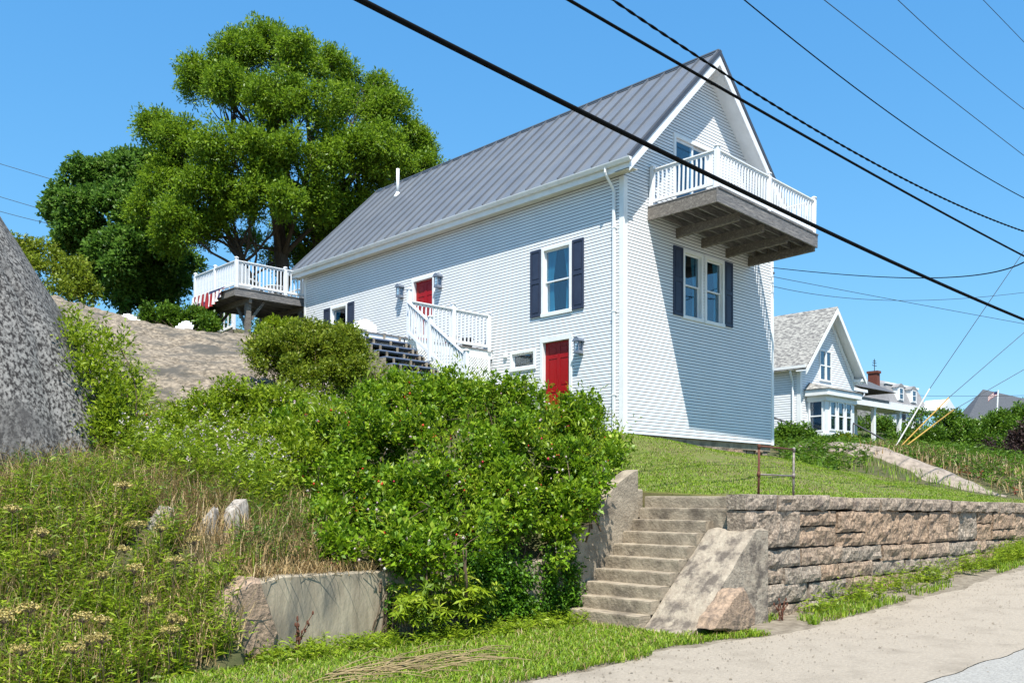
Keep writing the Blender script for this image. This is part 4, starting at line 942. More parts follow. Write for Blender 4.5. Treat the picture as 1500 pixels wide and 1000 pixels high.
b = MB(ao); zz_ = bA[2]+.55; b.add([(bA[0], 29.5, zz_), (bB[0], 29.5, zz_), (bB[0], 32, zz_+1.25), (bA[0], 32, zz_+1.25), (bA[0], 34.5, zz_), (bB[0], 34.5, zz_)], [(0, 1, 2, 3), (3, 2, 5, 4), (0, 3, 4), (1, 5, 2), (0, 4, 5, 1)]); b.build('roof', 'shingle_dark', ah)
cx_ = bC[0]; ct = on(1281, 547, 1, 31.5)[2]
ch = box_part(ah, ao, 'chimney', 'brick_red', (cx_-.25, 31.2, zz_+.3, cx_+.25, 31.9, ct), (cx_-.3, 31.12, ct+.002, cx_+.3, 31.98, ct+.18))
b = MB(ao); b.tube([(cx_, 31.5, ct+.1), (cx_, 31.5, ct+1.1)], .03, 6)
for z, l in ((.6, .35), (.8, .3), (.95, .2)): b.tube([(cx_-l, 31.5, ct+z), (cx_+l, 31.5, ct+z)], .025, 6)
b.build('aerial', 'thin_wire', ch)

c = at(1450, 600, 70); fh = thing('dark_roofed_house', 'far house with a broad dark shingle roof at the right edge', 'house', (76, 25.7, 5.5)); fo = fh.location
a0 = on(1417, 613, 1, 25.7); a1 = on(1440, 570, 1, 27.5); e1 = a0[0]+20
b = MB(fo); b.add([tuple(a0), (e1, 25.7, a0[2]), (e1, 27.5, a1[2]), (a1[0], 27.5, a1[2]), (a1[0], 30.3, a0[2]), (e1, 30.3, a0[2])], [(0, 1, 2, 3), (3, 2, 5, 4), (0, 3, 4), (1, 5, 2), (0, 4, 5, 1)]); b.build('roof', 'shingle_dark', fh)
box_part(fh, fo, 'wall', 'white_siding', (a1[0]+.4, 26.2, 4, e1-.4, 30.1, a0[2]-.02))
p0 = at(1459, 602, 62); fp = thing('flagpole', 'white pole flying a small striped flag above the shrubs', 'flagpole', (p0[0], p0[1], p0[2]-1.5))
q = at(1462, 571, 62); b = MB(fp.location); b.tube([tuple(p0-np.array([0, 0, 1.5])), tuple(q)], .05, 8); b.build('pole', 'white_trim', fp)
f_ = MB(fp.location); q = at(1461, 573, 62); vx = Vector((-_r[0], -_r[1], 0))
for i in range(10):
    for j in range(7):
        def fp_(i, j): return Vector(q)+vx*(i*.062)+Vector((0, 0, -.045*j-.02*i*i*.2))+Vector((_f[0], _f[1], 0))*.06*math.sin(i*.9)
        f_.tint = .9 if (i < 4 and j < 4) else (.1 if j % 2 == 0 else .5); f_.add([fp_(i, j), fp_(i+1, j), fp_(i+1, j+1), fp_(i, j+1)], [(0, 1, 2, 3)])
f_.build('flag', 'flag_cloth', fp)

# ------------------------------------------------------------------ overhead cables (real distances, running beside the road) and guy wires
def cable(name, label, pts, r, mat='black_cable', group=None, cat='cable', twist=0, n=44, seg=6):
    """a hanging cable: sags as a parabola along its main horizontal direction, carried on past the picture for the road cables"""
    P = np.array([np.array(p, float) for p in pts]); d = (P[-1]-P[0])*np.array([1, 1, 0]); ln = np.linalg.norm(d); d /= ln
    s = (P-P[0])@d; C = [np.polyfit(s, P[:, k], min(2 if k == 2 or name != 'overhead_cable' else 1, len(P)-1)) for k in range(3)]
    lo, hi = (-6.0, ln+14) if name == 'overhead_cable' else (0, ln)
    f = lambda t: np.array([np.polyval(c_, t) for c_ in C])
    out = [tuple(f(lo+(hi-lo)*k/n)) for k in range(n+1)]
    b = MB(out[0])
    if twist:
        N = 900; h1, h2 = [], []
        for k in range(N+1):
            t = lo+(hi-lo)*k/N; a = k*.5; o = np.array([0, math.cos(a), math.sin(a)])*r*.6; h1.append(tuple(f(t)+o)); h2.append(tuple(f(t)-o))
        b.tube(h1, r*.75, 5); b.tube(h2, r*.75, 5)
    else: b.tube(out, r, seg)
    return tag(b.build(name, mat, smooth=True), label, cat, group)
G_ = 'cables along the road'
def par(ys, px3): return [on(x, y, 1, ys) for x, y in px3]
cable('overhead_cable', 'thickest black cable, lowest of those crossing in front of the gable balcony', par(7.6, [(527, 0), (1005, 240), (1500, 468)]), .032, group=G_)
cable('overhead_cable', 'smooth black cable crossing just below the roof peak', par(8.3, [(833, 0), (1115, 163), (1500, 375)]), .023, group=G_)
cable('overhead_cable', 'twisted black cable crossing directly over the roof peak', par(8.5, [(897, 0), (1100, 133), (1500, 339)]), .017, group=G_, twist=1)
cable('overhead_cable', 'dark wire just right of the roof peak, first of the four thin high ones', par(8.9, [(1090, 0), (1295, 160), (1500, 290)]), .012, group=G_)
cable('overhead_cable', 'thin wire second from the roof peak among the high ones', par(9.2, [(1207, 0), (1350, 112), (1500, 228)]), .0095, 'thin_wire', group=G_)
cable('overhead_cable', 'thin wire third from the roof peak among the high ones', par(9.5, [(1315, 0), (1405, 82), (1500, 160)]), .0095, 'thin_wire', group=G_)
cable('overhead_cable', 'short thin wire crossing the top right corner', par(9.8, [(1440, 0), (1470, 31), (1500, 62)]), .0095, 'thin_wire', group=G_)
hr = HB+np.array([W+.03, -.03, 0])
def far(x, y, D): return at(x, y, D)
D0 = 26.3
cable('service_drop', 'twisted service wire leaving the far corner of the clapboard house', [far(1131, 392, D0), far(1300, 406, 22), far(1500, 384, 15)], .011, group='service wires')
cable('service_drop', 'thin service wire sloping down to the right from the clapboard house', [far(1131, 405, D0), far(1320, 441, 30), far(1560, 485, 32)], .008, 'thin_wire', 'service wires')
cable('service_drop', 'lowest of the thin wires sagging right of the clapboard house', [far(1131, 419, D0), far(1340, 440, 30), far(1560, 420, 32)], .008, 'thin_wire', 'service wires')
cable('service_drop', 'faint level wire over the distant rooftops', [far(1345, 579, 60), far(1400, 580, 55), far(1560, 578, 50)], .012, 'thin_wire', 'service wires')
GA = far(1307, 652, 33)
for i, (mx, my, ux, uy, gm, lab, du) in enumerate(((1362, 569, 1497, 372, 'guard_white', 'guy wire in a white guard, steepest of the three', 24), (1390, 582, 1500, 487, 'guard_yellow', 'guy wire in a yellow brown guard, middle of the three', 24), (1397, 600, 1500, 541, 'guard_yellow', 'guy wire in a yellow guard, lowest of the three', 24))):
    t = thing('guy_wire', lab, 'guy wire', GA, 'guy wires anchored in the bank')
    up = far(ux, uy, 33); m_ = far(mx, my, 33); A_ = GA+np.array([.1*i, -.05*i, -.25]); dv = m_-A_
    b = MB(GA); b.tube([tuple(A_), tuple(m_)], .025, 8); b.build('guard', gm, t)
    b = MB(GA); b.tube([tuple(m_), tuple(m_+(up-m_)*1.6)], .011, 6); b.build('wire', 'thin_wire', t)
for i, (pts, lab) in enumerate((([(-60, 222), (60, 258), (200, 300)], 'highest thin wire running to the trees on the left'), ([(-60, 270), (60, 306), (200, 345)], 'second thin wire left of the dark maple'),
        ([(-60, 292), (60, 325), (200, 352)], 'third thin wire left of the dark maple'), ([(-60, 332), (90, 361), (330, 392)], 'lower pair of wires passing the maple, upper strand'), ([(-60, 341), (90, 372), (330, 404)], 'lower pair of wires passing the maple, lower strand'))):
    cable('utility_wire', lab, [far(x, y, 58) for x, y in pts], .018, 'thin_wire', 'wires on the left')
# ------------------------------------------------------------------ foliage
def unit(a): return a/np.maximum(np.linalg.norm(a, axis=-1, keepdims=True), 1e-9)
def leaf_arrays(P, D, ln, wd, tint, rng, fold=.25):
    """one folded diamond per leaf: base, side, tip, side"""
    n = len(P); ln = np.broadcast_to(np.asarray(ln, float), (n,))[:, None]; wd = np.broadcast_to(np.asarray(wd, float), (n,))[:, None]
    A = unit(rng.normal(size=(n, 3))*.55+np.array([0, 0, 1.0])); S = unit(np.cross(D, A)); Nn = np.cross(S, D)
    V = np.stack([P, P+D*ln*.48+S*wd*.5+Nn*wd*fold, P+D*ln-Nn*ln*.12, P+D*ln*.48-S*wd*.5+Nn*wd*fold], 1).reshape(-1, 3)
    Fq = np.arange(4*n).reshape(n, 4)
    return V, Fq, tint
def sprigs(C, O, k, slen, ln, wd, rng, up=.25, spread=.9, tbase=None):
    """k leaves around each short shoot C + O*slen"""
    m = len(C); t = rng.random((m, k)); j = unit(rng.normal(size=(m, k, 3)))
    P = C[:, None]+O[:, None]*slen*t[..., None]+j*slen*.16
    D = unit(O[:, None]*.5+j*spread+np.array([0, 0, up]))
    tb = (rng.random(m) if tbase is None else tbase)[:, None]*.6+rng.random((m, k))*.4
    l = ln*(.6+.6*rng.random((m, k)))
    return leaf_arrays(P.reshape(-1, 3), D.reshape(-1, 3), l.ravel(), (l*wd/ln).ravel(), tb.ravel(), rng)
def blob_surface(blobs, n, rng, lo=.78, hi=1.05, keep=.82, upbias=.0, inner=.15):
    B = np.array(blobs, float); c = B[:, :3]; r = B[:, 3:6]; wgt = (r[:, 0]*r[:, 1]+r[:, 0]*r[:, 2]+r[:, 1]*r[:, 2]); wgt = wgt/wgt.sum()
    out, od = [], []; got = 0
    while got < n:
        i = rng.choice(len(B), n, p=wgt); d = rng.normal(size=(n, 3)); d[:, 2] += upbias; d = unit(d)
        rad = lo+(hi-lo)*rng.random(n); inn = rng.random(n) < inner; rad = np.where(inn, rng.random(n)**.5*lo, rad)
        P = c[i]+d*r[i]*rad[:, None]
        q = np.linalg.norm((P[:, None]-c[None])/r[None], axis=2); q[np.arange(n), i] = 9
        ok = inn | (q.min(axis=1) > keep)
        out.append(P[ok]); od.append(unit(d[ok]/r[i][ok])); got += ok.sum()
    return np.concatenate(out)[:n], np.concatenate(od)[:n]
def sub_blobs(blobs, k, f, rng, up=.35, flat=.7):
    out = []
    for b in blobs:
        b = np.array(b, float)
        for _ in range(max(2, int(k))):
            d = rng.normal(size=3); d[2] += up; d /= np.linalg.norm(d)
            s = f*(.7+.6*rng.random()); out.append([*(b[:3]+d*b[3:6]*(.55+.42*rng.random())), b[3]*s, b[4]*s, b[5]*s*flat])
    return out
def pblob(x, y, D, rpx, dz=1.0, dep=1.0):
    p = at(x, y, D); r = rpx*D/F_PX; return [p[0], p[1], p[2], r*dep, r*dep, r*dz]
def n3(P, f, seed):
    g = np.random.default_rng(seed); o = np.zeros(len(P))
    for k in range(3):
        for _ in range(4): o += np.sin(P@unit(g.normal(size=3))*f*1.9**k+g.uniform(0, 6.28))*.62**k/2.6
    return o
def crown(parent, name, blobs, n, k, slen, ln, wd, mat, seed, loc, **kw):
    rng = np.random.default_rng(seed); bs = {q: kw.pop(q) for q in ('keep', 'upbias', 'inner', 'lo', 'hi') if q in kw}
    hole = kw.pop('holes', None); C, O = blob_surface(blobs, n, rng, **bs)
    if hole: v_ = n3(C, hole[0], seed+7); k_ = v_ > hole[1]-rng.random(len(C))*.25; C, O = C[k_], O[k_]
    O = unit(O+rng.normal(size=O.shape)*.35+np.array([0, 0, kw.pop('lift', .15)]))
    V, Fq, t = sprigs(C, O, k, slen, ln, wd, rng, **kw)
    return raw_mesh(name, V, Fq, mat, parent, t, loc if parent is not None else loc)
def limb(b, p, q, r0, r1, rng, n=7, bend=.12, seg=7):
    p, q = np.array(p, float), np.array(q, float); L_ = np.linalg.norm(q-p); k = rng.normal(size=3)*L_*bend; k[2] = abs(k[2])*.6
    pts = []; rr = []
    for i in range(n+1):
        t = i/n; pts.append(tuple(p+(q-p)*t+k*math.sin(math.pi*t)+rng.normal(size=3)*L_*.012*(0 < i < n))); rr.append(r0+(r1-r0)*t)
    b.tube(pts, rr, seg); return pts
# ---- trees behind the house
def tree(name, label, base, blobs, trunks, mat, n, k, slen, ln, wd, seed, sub=9, f=.36, group='trees behind the house', keep=.8, flat=.7, inner=.1, holes=None):
    rng = np.random.default_rng(seed); t = thing(name, label, 'tree', tuple(base), group)
    b = MB(base); sb = []
    for (top, r0) in trunks:
        pts = limb(b, base, top, r0, r0*.55, rng, 9, .05, 9)
        top = np.array(pts[-1])
        for bl in blobs:
            c = np.array(bl[:3])
            if min(np.linalg.norm(np.array(tp[0])-c) for tp in trunks) < np.linalg.norm(top-c)-.01: continue
            st = np.array(pts[int(rng.integers(4, 9))]); q_ = limb(b, st, c, r0*.34, r0*.10, rng, 7, .10, 6)
            for s_ in sub_blobs([bl], sub, f, rng, flat=flat):
                sb.append(s_); limb(b, q_[int(rng.integers(3, 7))], s_[:3], r0*.10, r0*.02, rng, 4, .1, 5)
    b.build('trunk', 'bark', t, True)
    crown(t, 'crown', sb, n, k, slen, ln, wd, mat, seed+1, base, keep=keep, inner=inner, upbias=.25, holes=holes, lo=.6, hi=1.32)
    return t
D1 = 45
LOC = [(350, 72, 46, 0), (395, 62, 44, 1), (440, 75, 46, -1), (485, 100, 44, 1), (300, 112, 44, 0), (345, 130, 50, -2), (410, 135, 52, -2.5), (470, 150, 50, -2), (535, 135, 46, 1), (575, 165, 44, 0), (606, 208, 34, 1), (560, 205, 46, -2),
       (225, 186, 36, 0), (265, 205, 44, -1), (320, 200, 50, -3), (390, 205, 50, -3), (455, 215, 48, -3), (515, 215, 48, -2), (628, 238, 22, 0), (600, 245, 32, 1), (250, 262, 44, -1), (300, 268, 44, -3), 
       (215, 300, 30, -1), (262, 318, 42, -3), (500, 280, 42, -1), (550, 262, 36, 0), (470, 340, 36, 1), (525, 320, 30, 0), (360, 300, 24, -3), (420, 285, 28, -4), (385, 265, 40, -3), (330, 300, 36, -2), (470, 290, 36, -2), (300, 335, 26, -2), (250, 340, 30, -2), (420, 330, 24, 3), (400, 375, 22, 4), (360, 345, 22, 4), (510, 330, 34, 2), (470, 380, 30, 3), (445, 372, 30, 2)]
base = at(424, 440, 45); base[2] = float(hill_z(base[0], base[1]))-.2
bl = [pblob(x, y+12, D1+dz_, r_*.84, .9) for x, y, r_, dz_ in LOC]
tree('locust_tree', 'tallest tree, bright green with feathery crown and forked trunk behind the metal roof', base, bl, [(tuple(at(418, 235, 45)), .42), (tuple(at(445, 215, 45.6)), .34), (tuple(at(330, 330, 44)), .22)], 'locust_leaf', 34000, 9, .46, .185, .07, 11, sub=17, f=.29, keep=.6, flat=.52, holes=(1.5, -.55))
MAP = [(130, 262, 36, 0), (165, 250, 34, 1), (200, 255, 38, 0), (90, 290, 24, 0), (125, 310, 42, -1), (180, 310, 48, -1), (225, 320, 44, 0), (80, 308, 20, 1), (120, 360, 40, 0), (175, 370, 48, -2), (230, 375, 44, -1), (140, 408, 40, 0), (195, 415, 44, -1), (245, 415, 36, 0), (265, 380, 30, 1), (205, 235, 22, 1), (110, 240, 16, 0)]
base = at(185, 462, 48); base[2] = float(hill_z(base[0], base[1]))-.2
tree('maple_tree', 'dense dark green tree to the left of the feathery one', base, [pblob(x, y+6, 48+d, r_*.76, .92) for x, y, r_, d in MAP], [(tuple(at(180, 330, 48)), .35)], 'maple_leaf', 15000, 9, .40, .21, .13, 21, sub=14, f=.30, keep=.65, flat=1.15, holes=(1.7, -.5))
# ---- shrubs
def shrub(name, label, blobs, n, k, slen, ln, wd, mat, seed, stems=14, group=None, cat='shrub', keep=.75, sub=0, f=.4, twigs=True, **kw):
    B = np.array(blobs); c = B[:, :3].mean(0); z = float(hill_z(c[0], c[1])); base = (c[0], c[1], min(z, B[:, 2].min()))
    t = thing(name, label, cat, base, group); rng = np.random.default_rng(seed)
    if sub: blobs = sub_blobs(blobs, sub, f, rng, flat=.85)+[list(q[:3])+[s*.7 for s in q[3:6]] for q in blobs]
    if twigs:
        b = MB(base)
        for _ in range(stems):
            q_ = blobs[int(rng.integers(len(blobs)))]; s_ = np.array([q_[0]+rng.normal()*.3*q_[3], q_[1]+rng.normal()*.3*q_[3], 0]) if stems > 14 else np.array([c[0]+rng.normal()*.012, c[1]+rng.normal()*.012, 0]); s_[2] = float(hill_z(s_[0], s_[1]))-.05
            e = np.array(q_[:3])+rng.normal(size=3)*np.array(q_[3:6])*.45
            if np.linalg.norm(e-s_) > .1: limb(b, s_, e, .018, .005, rng, 4, .1, 5)
        so = b.build('stem', 'twig', t, True)
        if stems > 14: so['kind'] = 'stuff'
    crown(t, 'foliage', blobs, n, k, slen, ln, wd, mat, seed+1, base, keep=keep, **kw)
    return t, blobs
def dots(parent, name, blobs, n, r, mat, seed, loc, upb=.4, lo=1.0, hi=1.08):
    """small hips or blossoms on the surface: each a little octahedron"""
    rng = np.random.default_rng(seed); C, O = blob_surface(blobs, n, rng, lo=lo, hi=hi, keep=.95, upbias=upb, inner=0)
    dirs = np.array([[1, 0, 0], [0, 1, 0], [-1, 0, 0], [0, -1, 0], [0, 0, 1], [0, 0, -1]], float); s = r*(.6+.8*rng.random(n))
    V = (C[:, None]+dirs[None]*s[:, None, None]).reshape(-1, 3)
    q = np.array([[0, 1, 4], [1, 2, 4], [2, 3, 4], [3, 0, 4], [1, 0, 5], [2, 1, 5], [3, 2, 5], [0, 3, 5]])
    Fq = (np.arange(n)[:, None, None]*6+q[None]).reshape(-1, 3)
    return raw_mesh(name, V, Fq, mat, parent, np.repeat(rng.random(n), 8), loc)
HEDGE = [(560, 612, 14.6, 62), (615, 598, 15.0, 66), (680, 598, 15.2, 62), (740, 602, 15.4, 60), (800, 610, 15.6, 58), (850, 622, 15.6, 46), (880, 655, 15.2, 40), (540, 675, 13.6, 74), (610, 680, 13.4, 82), (690, 680, 13.3, 84), (770, 680, 13.6, 80), (835, 690, 14, 64), (886, 690, 14.6, 34),
         (520, 740, 12.6, 66), (590, 760, 12.2, 74), (660, 745, 12.3, 74), (730, 745, 12.6, 72), (795, 745, 13.0, 60), (845, 745, 13.5, 36), (480, 650, 14.2, 60), (430, 640, 15, 54), (470, 715, 13.2, 48), (470, 770, 12.4, 40), (440, 740, 13.0, 36), (500, 800, 11.75, 42), (560, 805, 11.8, 36), (640, 800, 11.9, 34), (900, 640, 15.8, 26), (860, 590, 16, 26), (575, 570, 16, 30), (640, 568, 16.2, 28), (700, 570, 16.2, 24)]
HEDGE = [(x, y+(10 if y < 625 else 0), D, r_) for x, y, D, r_ in HEDGE]+[(495, 805, 11.1, 38), (540, 820, 10.95, 36), (590, 808, 11.0, 40), (480, 770, 11.9, 30), (640, 805, 11.2, 40), (690, 790, 11.4, 40), (560, 780, 11.2, 44), (880, 700, 13.2, 24), (852, 735, 12.9, 24), (830, 772, 12.7, 22), (815, 810, 12.4, 18)]
hb = [pblob(x, y, D, r_*.86) for x, y, D, r_ in HEDGE]
hd, hbs = shrub('rose_hedge', 'great bright green rose hedge dotted with red hips, spilling over the low concrete wall', hb, 15500, 9, .16, .080, .052, 'rose_leaf', 31, stems=90, cat='hedge', sub=13, f=.23, keep=.7, lift=.5, inner=.05, holes=(5.5, .02))
rh = np.random.default_rng(37); C, O = blob_surface(hbs, 800, rh, lo=.9, hi=1.0, keep=.95, upbias=.6, inner=0)
V, Fq, t_ = sprigs(C, unit(O*.5+rh.normal(size=O.shape)*.35+np.array([0, 0, .9])), 9, .34, .10, .028, rh, up=.3, spread=.7); raw_mesh('long_shoot', V, Fq, 'weed_leaf', hd, t_, hd.location)['kind'] = 'stuff'
b = MB(hd.location); C, O = blob_surface(hbs, 90, rh, lo=.6, hi=.9, keep=.85, upbias=.2, inner=0)
for c_, o_ in zip(C, O):
    e_ = c_+unit(o_*.6+rh.normal(size=3)*.5+np.array([0, -.2, .4]))*(.18+.3*rh.random()); pt_ = limb(b, c_, e_, .007, .003, rh, 4, .12, 4)
    for _ in range(3): s_ = np.array(pt_[int(rh.integers(2, 5))]); limb(b, s_, s_+rh.normal(size=3)*.07, .003, .0015, rh, 2, .1, 3)
b.build('dead_twigs', 'twig', hd)['kind'] = 'stuff'
dots(hd, 'rose_hip', hbs, 520, .020, 'red_hip', 33, hd.location)['kind'] = 'stuff'
dots(hd, 'blossom', hbs, 520, .022, 'pale_flower', 34, hd.location)['kind'] = 'stuff'
OLV = [(460, 520, 19.5, 48), (410, 535, 19.5, 42), (505, 525, 19.5, 40), (430, 570, 19, 40), (480, 570, 19, 44), (525, 560, 19, 32), (395, 525, 19.8, 30), (450, 500, 19.8, 28), (490, 500, 19.8, 24), (545, 550, 19.2, 18), (410, 570, 19, 30)]
shrub('olive_shrub', 'rounded yellowish green shrub in front of the low left window of the house', [pblob(x, y, D, r_*.92) for x, y, D, r_ in OLV], 9000, 8, .22, .078, .038, 'olive_leaf', 41, stems=60, sub=12, f=.28, keep=.65, lift=.5, inner=.1, holes=(4.2, .06))
shrub('leafy_shrub', 'loose leggy shrub beside the right flank of the huge boulder', [pblob(x, y, D, r_) for x, y, D, r_ in ((120, 520, 13.6, 34), (140, 570, 13.4, 40), (150, 620, 13.2, 36), (165, 510, 14, 22), (185, 570, 14, 22), (118, 470, 14, 14), (175, 640, 13.2, 34), (150, 660, 13, 30))], 1150, 8, .28, .085, .032, 'weed_leaf', 51, stems=40, sub=5, f=.33, keep=.6, lift=.5, inner=.3)
th, thb = shrub('leafy_thicket', 'loose light green thicket with pale blossoms to the left of the rose hedge', [pblob(x, y, D, r_) for x, y, D, r_ in ((250, 640, 14.4, 34), (300, 618, 15.2, 36), (350, 610, 15.6, 38), (400, 610, 15.8, 36), (230, 690, 13.4, 28), (290, 680, 13.8, 38), (350, 670, 14.0, 42), (410, 670, 14.2, 42), (320, 715, 13.0, 26), (390, 715, 13.0, 32), (440, 690, 13.6, 34), (210, 620, 15, 22), (450, 630, 15.2, 30))], 5200, 8, .22, .085, .038, 'weed_leaf', 45, stems=50, sub=9, f=.30, keep=.65, lift=.6, inner=.1, holes=(4.6, -.02))
dots(th, 'blossom', thb, 300, .022, 'pale_flower', 46, th.location)['kind'] = 'stuff'
dots(th, 'rose_hip', thb, 90, .020, 'red_hip', 47, th.location)['kind'] = 'stuff'
for i, (lab, pts, mat, n) in enumerate((('dark bush against the sky between the boulder and the maple', ((30, 380, 30, 26), (70, 395, 30, 36), (105, 405, 30, 30), (45, 410, 29, 28), (85, 428, 29, 24), (125, 425, 30, 20)), 'olive_leaf', 2600),
        ('low green shrubs behind the two white chair backs', ((215, 464, 31, 14), (250, 464, 32, 14), (285, 468, 32, 15), (300, 478, 31, 15), (265, 476, 32, 14), (312, 464, 33, 12)), 'dark_shrub_leaf', 2200),
        ('green undergrowth beneath the rear deck beside the house end', ((400, 480, 31.5, 10), (425, 482, 30.5, 9), (390, 494, 29, 9), (436, 492, 29.5, 7)), 'weed_leaf', 1100),
        ('flowering bush at the foot of the neighbouring gabled house', ((1150, 650, 31, 20), (1178, 652, 31, 20), (1205, 664, 30, 18), (1165, 678, 28.5, 18), (1230, 676, 29.5, 13), (1190, 684, 28, 15), (1150, 690, 27.5, 10), (1215, 690, 27.8, 11)), 'dark_shrub_leaf', 3200),
        ('brown flowering scrub before the bay window', ((1240, 656, 34, 14), (1265, 662, 34, 16), (1290, 665, 34, 10), (1220, 652, 35, 10)), 'olive_leaf', 1500),
        ('bright green clump at the left tip of the pale rock slab', ((1235, 676, 29, 12), (1250, 678, 29, 12), (1262, 682, 28.5, 8)), 'weed_leaf', 900),
        ('large green thicket right of the guy wires', ((1350, 632, 42, 24), (1385, 626, 42, 22), (1420, 638, 41, 24), (1365, 650, 40, 22), (1405, 660, 39, 22), (1330, 645, 42, 14), (1440, 650, 40, 18)), 'dark_shrub_leaf', 4200),
        ('green tree like shrub below the dark roof at the right edge', ((1470, 622, 44, 22), (1500, 618, 44, 26), (1445, 630, 44, 15), (1530, 625, 44, 28), (1490, 640, 43, 22)), 'dark_shrub_leaf', 2600),
        ('dark burgundy leaved shrub at the right edge', ((1470, 660, 36, 28), (1505, 655, 36, 34), (1450, 672, 36, 18), (1530, 670, 36, 34), (1490, 685, 35, 20)), 'burgundy_leaf', 2600),
        ('low green ground shrubs running down above the pale rock slab', ((1330, 672, 36, 15), (1360, 680, 34, 15), (1390, 690, 32.5, 14), (1420, 698, 31.5, 14), (1450, 706, 30.5, 13), (1480, 712, 30, 13), (1510, 716, 30, 14), (1440, 690, 33, 14), (1485, 697, 32, 14), (1310, 664, 38, 12)), 'weed_leaf', 3600),
        ('dark greenery behind the posts of the rear deck', ((330, 470, 37, 18), (370, 474, 37, 20), (410, 478, 37, 20), (300, 468, 38, 14), (440, 485, 36, 14)), 'dark_shrub_leaf', 1500),
        ('shaded bushes behind the porch posts', ((1292, 630, 58, 16), (1270, 625, 60, 14), (1320, 640, 56, 14), (1256, 632, 62, 10)), 'dark_shrub_leaf', 1400))):
    D_ = np.mean([q[2] for q in pts]); k_ = D_/30
    t, bb = shrub('bush', lab, [pblob(*q) for q in pts], n, 7, .24*k_**.5, .11*k_**.6, .06*k_**.6, mat, 60+i*3, stems=12, sub=7, f=.36, keep=.65, lift=.3, holes=(2.6, -.2))
    if 'flowering' in lab: dots(t, 'blossom', bb, 160, .04, 'pale_flower', 200+i, t.location)['kind'] = 'stuff'
# ivy and leafy plants at the foot of the low wall
def wall_vine(name, label, px_list, n, mat, seed, ln):
    rng = np.random.default_rng(seed); P = []
    for (x, y, rx, ry, w_) in px_list:
        m = int(n*w_); a = rng.normal(size=(m, 2))*.45
        for i in range(m):
            p = on(x+a[i, 0]*rx, y+a[i, 1]*ry, 1, 8.97-rng.random()*.16*rng.random()); P.append(p)
    P = np.array(P); O = unit(np.stack([rng.normal(size=len(P))*.5, -np.ones(len(P))*.7, rng.normal(size=len(P))*.5], 1))
    loc = (P[:, 0].mean(), 8.97, 0.); V, Fq, t = sprigs(P, O, 6, .07, ln, ln*.6, rng, up=-.15)
    o = thing(name, label, 'vine', loc); raw_mesh('foliage', V, Fq, mat, o, t, loc)
    b = MB(loc)
    for _ in range(24):
        q_ = P[int(rng.integers(len(P)))]; limb(b, (q_[0]+rng.normal()*.1, 8.96, .0), tuple(q_), .008, .003, rng, 5, .08, 5)
    b.build('stem', 'twig', o)['kind'] = 'stuff'; return o
wall_vine('ivy', 'ivy mat hanging over the low concrete wall beside the wide leafy plants', [(735, 850, 60, 50, 1), (700, 830, 50, 30, .5), (760, 890, 40, 26, .5), (690, 880, 40, 40, .5)], 620, 'ivy_leaf', 71, .055)
wall_vine('ivy', 'narrow ivy strand trailing beside the bottom concrete steps', [(830, 885, 26, 36, 1), (805, 850, 12, 50, .5), (835, 840, 18, 40, .4)], 420, 'ivy_leaf', 75, .05)
wall_vine('ivy', 'thin dead looking vine strand hanging on the sunlit part of the low wall', [(567, 880, 6, 44, .5), (575, 850, 12, 20, .3)], 60, 'ivy_leaf', 78, .04)
# palmate broad-leaved plants
def palmate(p, h, rng, V, F_, T):
    for _ in range(int(rng.integers(7, 12))):
        a = rng.random()*6.28; e = np.array([math.cos(a)*h*.5*rng.random(), math.sin(a)*h*.5*rng.random(), h*(.45+.6*rng.random())]); q_ = p+e
        n = 8; an = np.arange(n)/n*6.28+rng.random(); nn = unit(rng.normal(size=3)*.4+np.array([-.2, -.5, 1])); s_ = unit(np.cross(nn, [1, .2, 0])); c_ = np.cross(nn, s_)
        D = unit(np.cos(an)[:, None]*s_+np.sin(an)[:, None]*c_+np.array([0, 0, -.12])); V_, Fq, t = leaf_arrays(np.repeat(q_[None], n, 0), D, .10+.04*rng.random(), .03, np.full(n, rng.random()), rng, .1)
        F_.append(Fq+sum(len(v) for v in V)); V.append(V_); T.append(t)
for i, (x, y, h, lab) in enumerate(((600, 925, .55, 'leftmost broad leaved plant at the foot of the low wall'), (640, 915, .75, 'tallest broad leaved plant against the shaded low wall'), (682, 915, .6, 'broad leaved plant nearest the ivy mat'))):
    rng = np.random.default_rng(80+i); p = on(x, y, 1, 8.72); p[2] = float(road_z(p[0])); V, F_, T = [], [], []
    for _ in range(9): palmate(p+np.array([rng.normal()*.14, rng.normal()*.07, 0]), h, rng, V, F_, T)
    t = thing('leafy_plant', lab, 'plant', tuple(p), 'broad leaved plants at the wall foot'); raw_mesh('foliage', np.concatenate(V), np.concatenate(F_), 'weed_leaf', t, np.concatenate(T), tuple(p))
    for _ in range(8): b = MB(p); limb(b, p, p+np.array([rng.normal()*.15, rng.normal()*.08, h*.8]), .008, .004, rng, 4, .05, 5); b.build('stem', 'twig', t)
